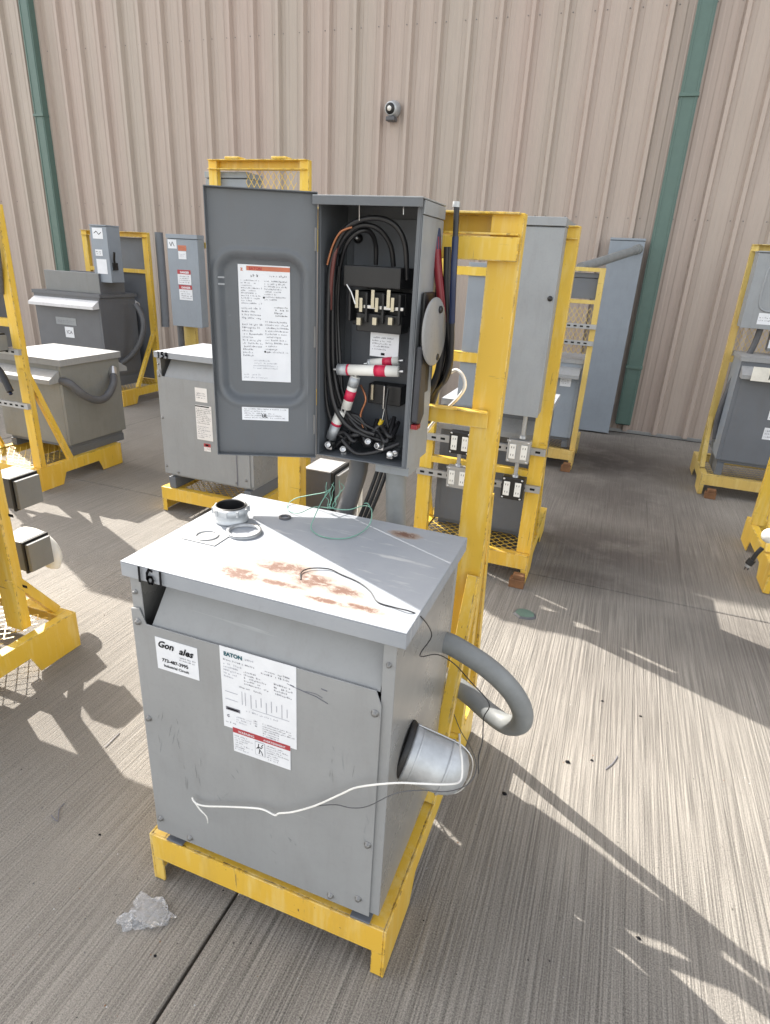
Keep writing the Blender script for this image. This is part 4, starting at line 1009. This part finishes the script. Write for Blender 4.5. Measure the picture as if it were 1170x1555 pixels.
# ------------------------------------------------------------------ left groups
TL2 = transformer('olive grey transformer with white lid and drooping side conduit at left', -4.22, -3.585, 3.21, 3.76, .255, .865, mat='grey_olive', side='grey_olive', style='hood', lid='lid_grey', lip=.045)
mb = MB(); mb.tube([(-3.60, 3.22, .72), (-3.54, 3.24, .70), (-3.50, 3.30, .62), (-3.49, 3.40, .565), (-3.49, 3.50, .57), (-3.51, 3.60, .64), (-3.55, 3.655, .70)], .028, 'pvc_dark', 16, steps=5)
o = mb.build('conduit'); tag(o, 'dark conduit drooping across the side of the olive grey transformer', 'conduit')
mb = MB(); mb.tube([(-3.55, 3.655, .70), (-3.585, 3.69, .745)], .03, 'silver', 14); mb.build('connector', o)
mb = MB(); mb.tube([(-3.66, 2.9, 1.80), (-3.60, 2.88, 1.80), (-3.575, 2.88, 1.74), (-3.575, 2.88, 1.6), (-3.60, 2.89, 1.45), (-3.64, 2.91, 1.3)], .022, 'pvc_dark', 12, steps=5)
tag(mb.build('cable'), 'thick grey cable bent over the top of the stand at the far left', 'cable')
mb = MB(); mb.tube([(-3.75, 2.82, .85), (-3.68, 2.81, .86), (-3.62, 2.80, .82), (-3.56, 2.79, .72)], .022, 'black_cable', 12, steps=4); mb.tube([(-3.72, 2.84, .80), (-3.64, 2.82, .76), (-3.57, 2.80, .70)], .012, 'blue_tape', 8, steps=3)
tag(mb.build('cable'), 'black cable ends sticking out of the left stand by the olive transformer', 'cable')
side_outlet((-3.80, 2.80, .955), .16, .1, .1, 'small grey box on the braced stand in front of the olive transformer')

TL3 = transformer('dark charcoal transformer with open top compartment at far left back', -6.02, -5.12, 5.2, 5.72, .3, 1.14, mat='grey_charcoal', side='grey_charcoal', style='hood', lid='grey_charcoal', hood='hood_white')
mb = MB(); mb.box(-5.88, -5.14, 5.25, 5.255, 1.142, 1.34, 'grey_paint_mid'); mb.box(-5.88, -5.14, 5.26, 5.28, 1.335, 1.342, 'lid_grey'); mb.box(-5.145, -5.14, 5.256, 5.6, 1.142, 1.335, 'grey_charcoal'); mb.box(-5.88, -5.14, 5.6, 5.605, 1.142, 1.34, 'grey_charcoal'); mb.build('top_compartment', TL3, .003)
label_plate('label', TL3, (-5.75, 5.198, .80), XA, ZA, .28, .075, [('l', .02, .02, .26, .05, 2, 'ink_grey')], base='enclosure_paint')
label_plate('sticker', TL3, (-5.64, 5.198, .67), XA, ZA, .12, .11, [('t', 'ICA', .02, .04, .05, 'ink_grey', .001)])
tall_box(-5.21, -5.00, 5.28, 5.46, 1.26, 1.80, 'blue grey disconnect switch standing above the charcoal transformer', mat='grey_blue', lip=.012, latch=False, labels=(
    (.03, .41, .13, .10, [('p', [(.02, .05), (.05, .07), (.08, .04), (.11, .06)], .006, 'ink')]), (.04, .25, .09, .06, [('l', .01, .01, .08, .05, 2, 'ink')]), (.04, .08, .13, .14, [])))
mb = MB(); mb.tube([(-4.985, 5.33, 1.42), (-4.96, 5.30, 1.48), (-4.93, 5.28, 1.55)], .012, 'black', 8); mb.box(-4.998, -4.98, 5.31, 5.37, 1.38, 1.45, 'black'); o = mb.build('switch_handle'); tag(o, 'black lever on the side of the far left disconnect switch', 'handle')
mb = MB(); mb.box(-5.4, -4.98, 5.80, 5.83, .2, 1.705, 'grey_paint_dark'); o = mb.build('back_panel', L3); o['label'] = 'dark steel sheet'
mb = MB(); mb.tube([(-4.83, 5.85, 1.77), (-4.82, 5.84, 1.2), (-4.80, 5.80, .80)], .045, 'grey_paint_dark', 10); tag(mb.build('pipe'), 'dark grey pipe leaning against the far left stand', 'pipe')
mb = MB(); mb.tube([atY(206, 462, 5.55), atY(216, 480, 5.55), atY(218, 500, 5.53), atY(212, 522, 5.5), atY(200, 540, 5.46), atY(184, 552, 5.4)], .03, 'pvc_dark', 12, steps=5); tag(mb.build('conduit'), 'dark conduit hanging beside the charcoal transformer', 'conduit')
tall_box(-4.3, -3.80, 2.95, 3.12, .95, 1.79, 'dark grey box on the far left braced stand', mat='grey_paint_dark', latch=False)
# transformer and box of the left edge stand (outside the frame, their shadows fall into it)
TL1 = transformer('grey transformer on the stand at the left edge, out of the frame', -2.64, -2.02, .87, 1.33, .205, .985)
tall_box(-2.66, -2.21, 1.26, 1.64, 1.0, 1.78, 'grey switch box on the left edge stand, out of the frame')

# ------------------------------------------------------------------ right edge
TR = transformer('dark grey transformer with a paper marked 163 at the right edge', .86, 1.5, 5.24, 5.64, .30, 1.09, mat='grey_paint_dark', side='grey_blue', style='hood', lid='lid_grey')
label_plate('paper_sign', TR, (.93, 5.138, .935), XA, ZA, .3, .1, hand('163', .10, .02, .06, .007, 'ink', .75), base='paper')
label_plate('sticker', TR, (1.13, 5.2385, .65), XA, ZA, .14, .16, [('l', .01, .01, .12, .14, 5, 'ink_pale')]); label_plate('sticker', TR, (1.13, 5.2385, .5), XA, ZA, .14, .09, [('l', .01, .01, .12, .08, 3, 'ink_pale')])
t_ = tall_box(.82, 1.25, 5.42, 5.6, 1.28, 1.81, 'grey box with embossed door above the right edge transformer', mat='enclosure_paint', lip=.01, labels=((.1, .03, .12, .08, [('l', .01, .02, .1, .06, 2, 'ink_grey')]), (.2, .22, .14, .14, [('r', 0, .11, .14, .14, 'label_red'), ('l', .01, .01, .12, .1, 4, 'ink_grey')])))
mb = MB()
rc = []
for k in range(33):
    a = k / 32 * 2 * math.pi; c__, s__ = math.cos(a), math.sin(a)
    rc.append((1.06 + .16 * math.copysign(abs(c__) ** .4, c__), 5.419, 1.57 + .17 * math.copysign(abs(s__) ** .4, s__)))
mb.tube(rc, .007, 'enclosure_paint', 8, cap=False); mb.build('embossing', t_)
tall_box(1.05, 1.2, 5.5, 5.58, 1.12, 1.26, 'small box with red and white tag under the right edge box', mat='grey_paint_mid', latch=False, labels=((.0, .02, .09, .09, [('r', 0, .06, .09, .09, 'label_red')]),), lip=.01)
mb = MB(); mb.tube([(.97, 5.5, 1.28), (.95, 5.5, 1.12), (.88, 5.5, .9), (.84, 5.5, .6), (.86, 5.5, .4)], .022, 'pvc_dark', 10, steps=4); tag(mb.build('conduit'), 'dark conduit running down beside the right edge transformer', 'conduit')
c_ = atY(1168, 815, 3.52)
t_ = thing('plug_lamp', (c_.x, 3.56, c_.z - .05), 'white round bulb on the yellow stand at the lower right edge', 'lamp')
mb = MB(); mb.lathe([(0, 0), (.018, .002), (.034, .014), (.042, .034), (.036, .054), (.02, .066), (.0, .07)], (c_.x + .012, 3.56, c_.z), (-.2, -1, .1), 'white_plastic', 24); mb.build('globe', t_)
mb = MB(); mb.lathe([(0, -.02), (.03, -.02), (.03, .01), (0, .01)], (c_.x + .012, 3.56, c_.z), (-.2, -1, .1), 'galvanised', 16); mb.build('socket', t_)
P = [atY(*q) for q in ((1158, 832, 3.5), (1150, 840, 3.5), (1143, 850, 3.5))]
mb = MB(); mb.tube(P, .012, 'black_cable', 10, steps=4)
mb.tube([P[-1], P[-1] + Vector((-.012, 0, -.03))], .02, 'black', 12); mb.tube([P[-1] + Vector((-.012, 0, -.03)), P[-1] + Vector((-.014, 0, -.045))], .015, 'galvanised', 12)
for q in (-.008, .008): mb.tube([P[-1] + Vector((-.014 + q, 0, -.045)), P[-1] + Vector((-.016 + q, 0, -.065))], .003, 'black', 6)
tag(mb.build('black_plug'), 'black power plug hanging from the stand at the lower right edge', 'plug')

# ------------------------------------------------------------------ things on the ground
c_ = atZ(797, 933, 0)
mb = MB()
rnd = random.Random(8)
ring_ = [(math.cos(a * math.pi / 8) * (.062 + rnd.uniform(-.008, .01)), math.sin(a * math.pi / 8) * (.048 + rnd.uniform(-.006, .008))) for a in range(16)]
vs = [(c_.x + a, c_.y + b_, .0015) for a, b_ in ring_] + [(c_.x + a * .8, c_.y + b_ * .8, .009) for a, b_ in ring_]
mb.add(vs, [(i, (i + 1) % 16, 16 + (i + 1) % 16, 16 + i) for i in range(16)], 'pvc_dark'); mb.add(vs[16:], [tuple(range(16))], 'green_trim')
tag(mb.build('drain_cap'), 'small flat greenish cap set in the concrete right of the front stand', 'cap')
def crumple(name, c, rx, ry, rz, mat, seed, label, cat, n=3):
    bm = bmesh.new(); bmesh.ops.create_icosphere(bm, subdivisions=n, radius=1)
    for v in bm.verts:
        p = v.co.copy(); d = 1 + .55 * noise.noise(p * 1.7 + Vector((seed, 0, 0))) + .35 * noise.noise(p * 4.5 + Vector((0, seed, 0)))
        v.co = Vector((p.x * rx * d, p.y * ry * d, max(p.z, -.25) * rz * (d + .25 * noise.noise(p * 7))))
    zmin = min(v.co.z for v in bm.verts)
    me = bpy.data.meshes.new(name); bm.to_mesh(me); bm.free(); me.materials.append(MATS[mat])
    o = bpy.data.objects.new(name, me); C.objects.link(o); o.location = (c[0], c[1], c[2] - zmin)
    return tag(o, label, cat)
crumple('plastic_scrap', (-.878, .815, .001), .055, .036, .013, 'clear_film', 3.3, 'crumpled clear plastic lying on the concrete at lower left', 'litter', 4)
o = crumple('plastic_scrap', (-.915, .775, .001), .024, .018, .014, 'clear_film', 5.1, 'smaller piece of clear plastic below the crumpled one', 'litter', 3)
for k, (x_, y_, s_) in enumerate(((862, 1158, .006), (899, 1155, .004), (766, 1206, .006), (915, 1065, .004), (973, 1088, .004), (152, 1268, .003), (970, 1425, .004), (236, 1452, .003))):
    p = atZ(x_, y_, 0); crumple('pebble', (p.x, p.y, 0.0005), s_ * 1.4, s_, s_ * .8, 'ink', k + 1.0, 'tiny dark pebble on the bare concrete', 'pebble', 2)['group'] = 'pebbles scattered on the concrete'
for pts, lb in ((((890, 1250), (925, 1165), (935, 1148), (938, 1150)), 'thin bent twig on the sunlit concrete at right'), (((160, 1135), (170, 1125), (182, 1113)), 'thin dark twig on the concrete at left'), (((78, 1238), (88, 1247), (90, 1230), (98, 1220)), 'small pale twig on the shaded concrete at lower left')):
    if pts[0][0] == 890: pts = ((920, 1168), (932, 1158), (938, 1148))
    mb = MB(); mb.tube([atZ(a, b_, .003) for a, b_ in pts], .0016, 'ink_grey', 5, steps=3); tag(mb.build('twig'), lb, 'twig')

mb = MB(); rnd = random.Random(21)
for k in range(900):
    x_ = rnd.uniform(-2.6, 1.6); y_ = .55 + 3.6 * rnd.random() ** 1.5; r_ = rnd.choice((.0009, .0012, .0016, .0024)); h_ = r_ * 1.2
    pts = [(x_ + math.cos(a) * r_ * rnd.uniform(.7, 1.4), y_ + math.sin(a) * r_ * rnd.uniform(.7, 1.4), .0003) for a in (0, 1.6, 3.1, 4.7)]
    mb.add(pts + [(x_, y_, h_)], [(0, 1, 4), (1, 2, 4), (2, 3, 4), (3, 0, 4)], rnd.choice(('pvc_dark', 'wood_block', 'ink', 'cover_clear')))
o = mb.build('grit', origin=(0, 0, 0)); o['kind'] = 'stuff'; tag(o, 'fine grit and crumbs scattered over the concrete', 'grit')
# ------------------------------------------------------------------ light
EL = R(40); SD = Vector((math.sin(R(114.5)) * math.cos(EL), math.cos(R(114.5)) * math.cos(EL), -math.sin(EL)))
sun = bpy.data.lights.new('sun', 'SUN'); sun.energy = 3.05; sun.angle = R(.5); sun.color = (1, .95, .87)
so = bpy.data.objects.new('sun', sun); C.objects.link(so); so.rotation_euler = SD.to_track_quat('-Z', 'Y').to_euler(); so.location = (-6, 6, 12)
w = bpy.data.worlds.new('World'); scene.world = w; w.use_nodes = True
t = w.node_tree; bg = t.nodes['Background']
sk = t.nodes.new('ShaderNodeTexSky'); sk.sky_type = 'NISHITA'; sk.sun_disc = False; sk.sun_elevation = EL
sk.sun_rotation = R(294.5); sk.dust_density = 2.0; sk.air_density = 1.0; sk.ozone_density = 1.0
hs = t.nodes.new('ShaderNodeHueSaturation'); hs.inputs['Saturation'].default_value = .42
mm = t.nodes.new('ShaderNodeMix'); mm.data_type = 'RGBA'; mm.blend_type = 'MULTIPLY'; mm.inputs[0].default_value = 1; mm.inputs[7].default_value = (1.06, 1.0, .91, 1)
t.links.new(sk.outputs[0], hs.inputs['Color']); t.links.new(hs.outputs[0], mm.inputs[6]); t.links.new(mm.outputs[2], bg.inputs['Color']); bg.inputs['Strength'].default_value = .15

cam = bpy.data.cameras.new('camera'); co = bpy.data.objects.new('camera', cam); C.objects.link(co)
cam.sensor_fit = 'VERTICAL'; cam.sensor_height = 24; cam.lens = FPX / 1555 * 24; cam.clip_end = 500; cam.clip_start = .05
r_, d_, f_ = [Vector(q) for q in ROT]
mt = Matrix(((r_.x, -d_.x, -f_.x, 0), (r_.y, -d_.y, -f_.y, 0), (r_.z, -d_.z, -f_.z, 0), (0, 0, 0, 1)))
mt.translation = EYE; co.matrix_world = mt
scene.camera = co
scene.view_settings.view_transform = 'Standard'; scene.view_settings.look = 'None'; scene.view_settings.gamma = 1
scene.view_settings.exposure = 1.8
scene.render.engine = 'CYCLES'
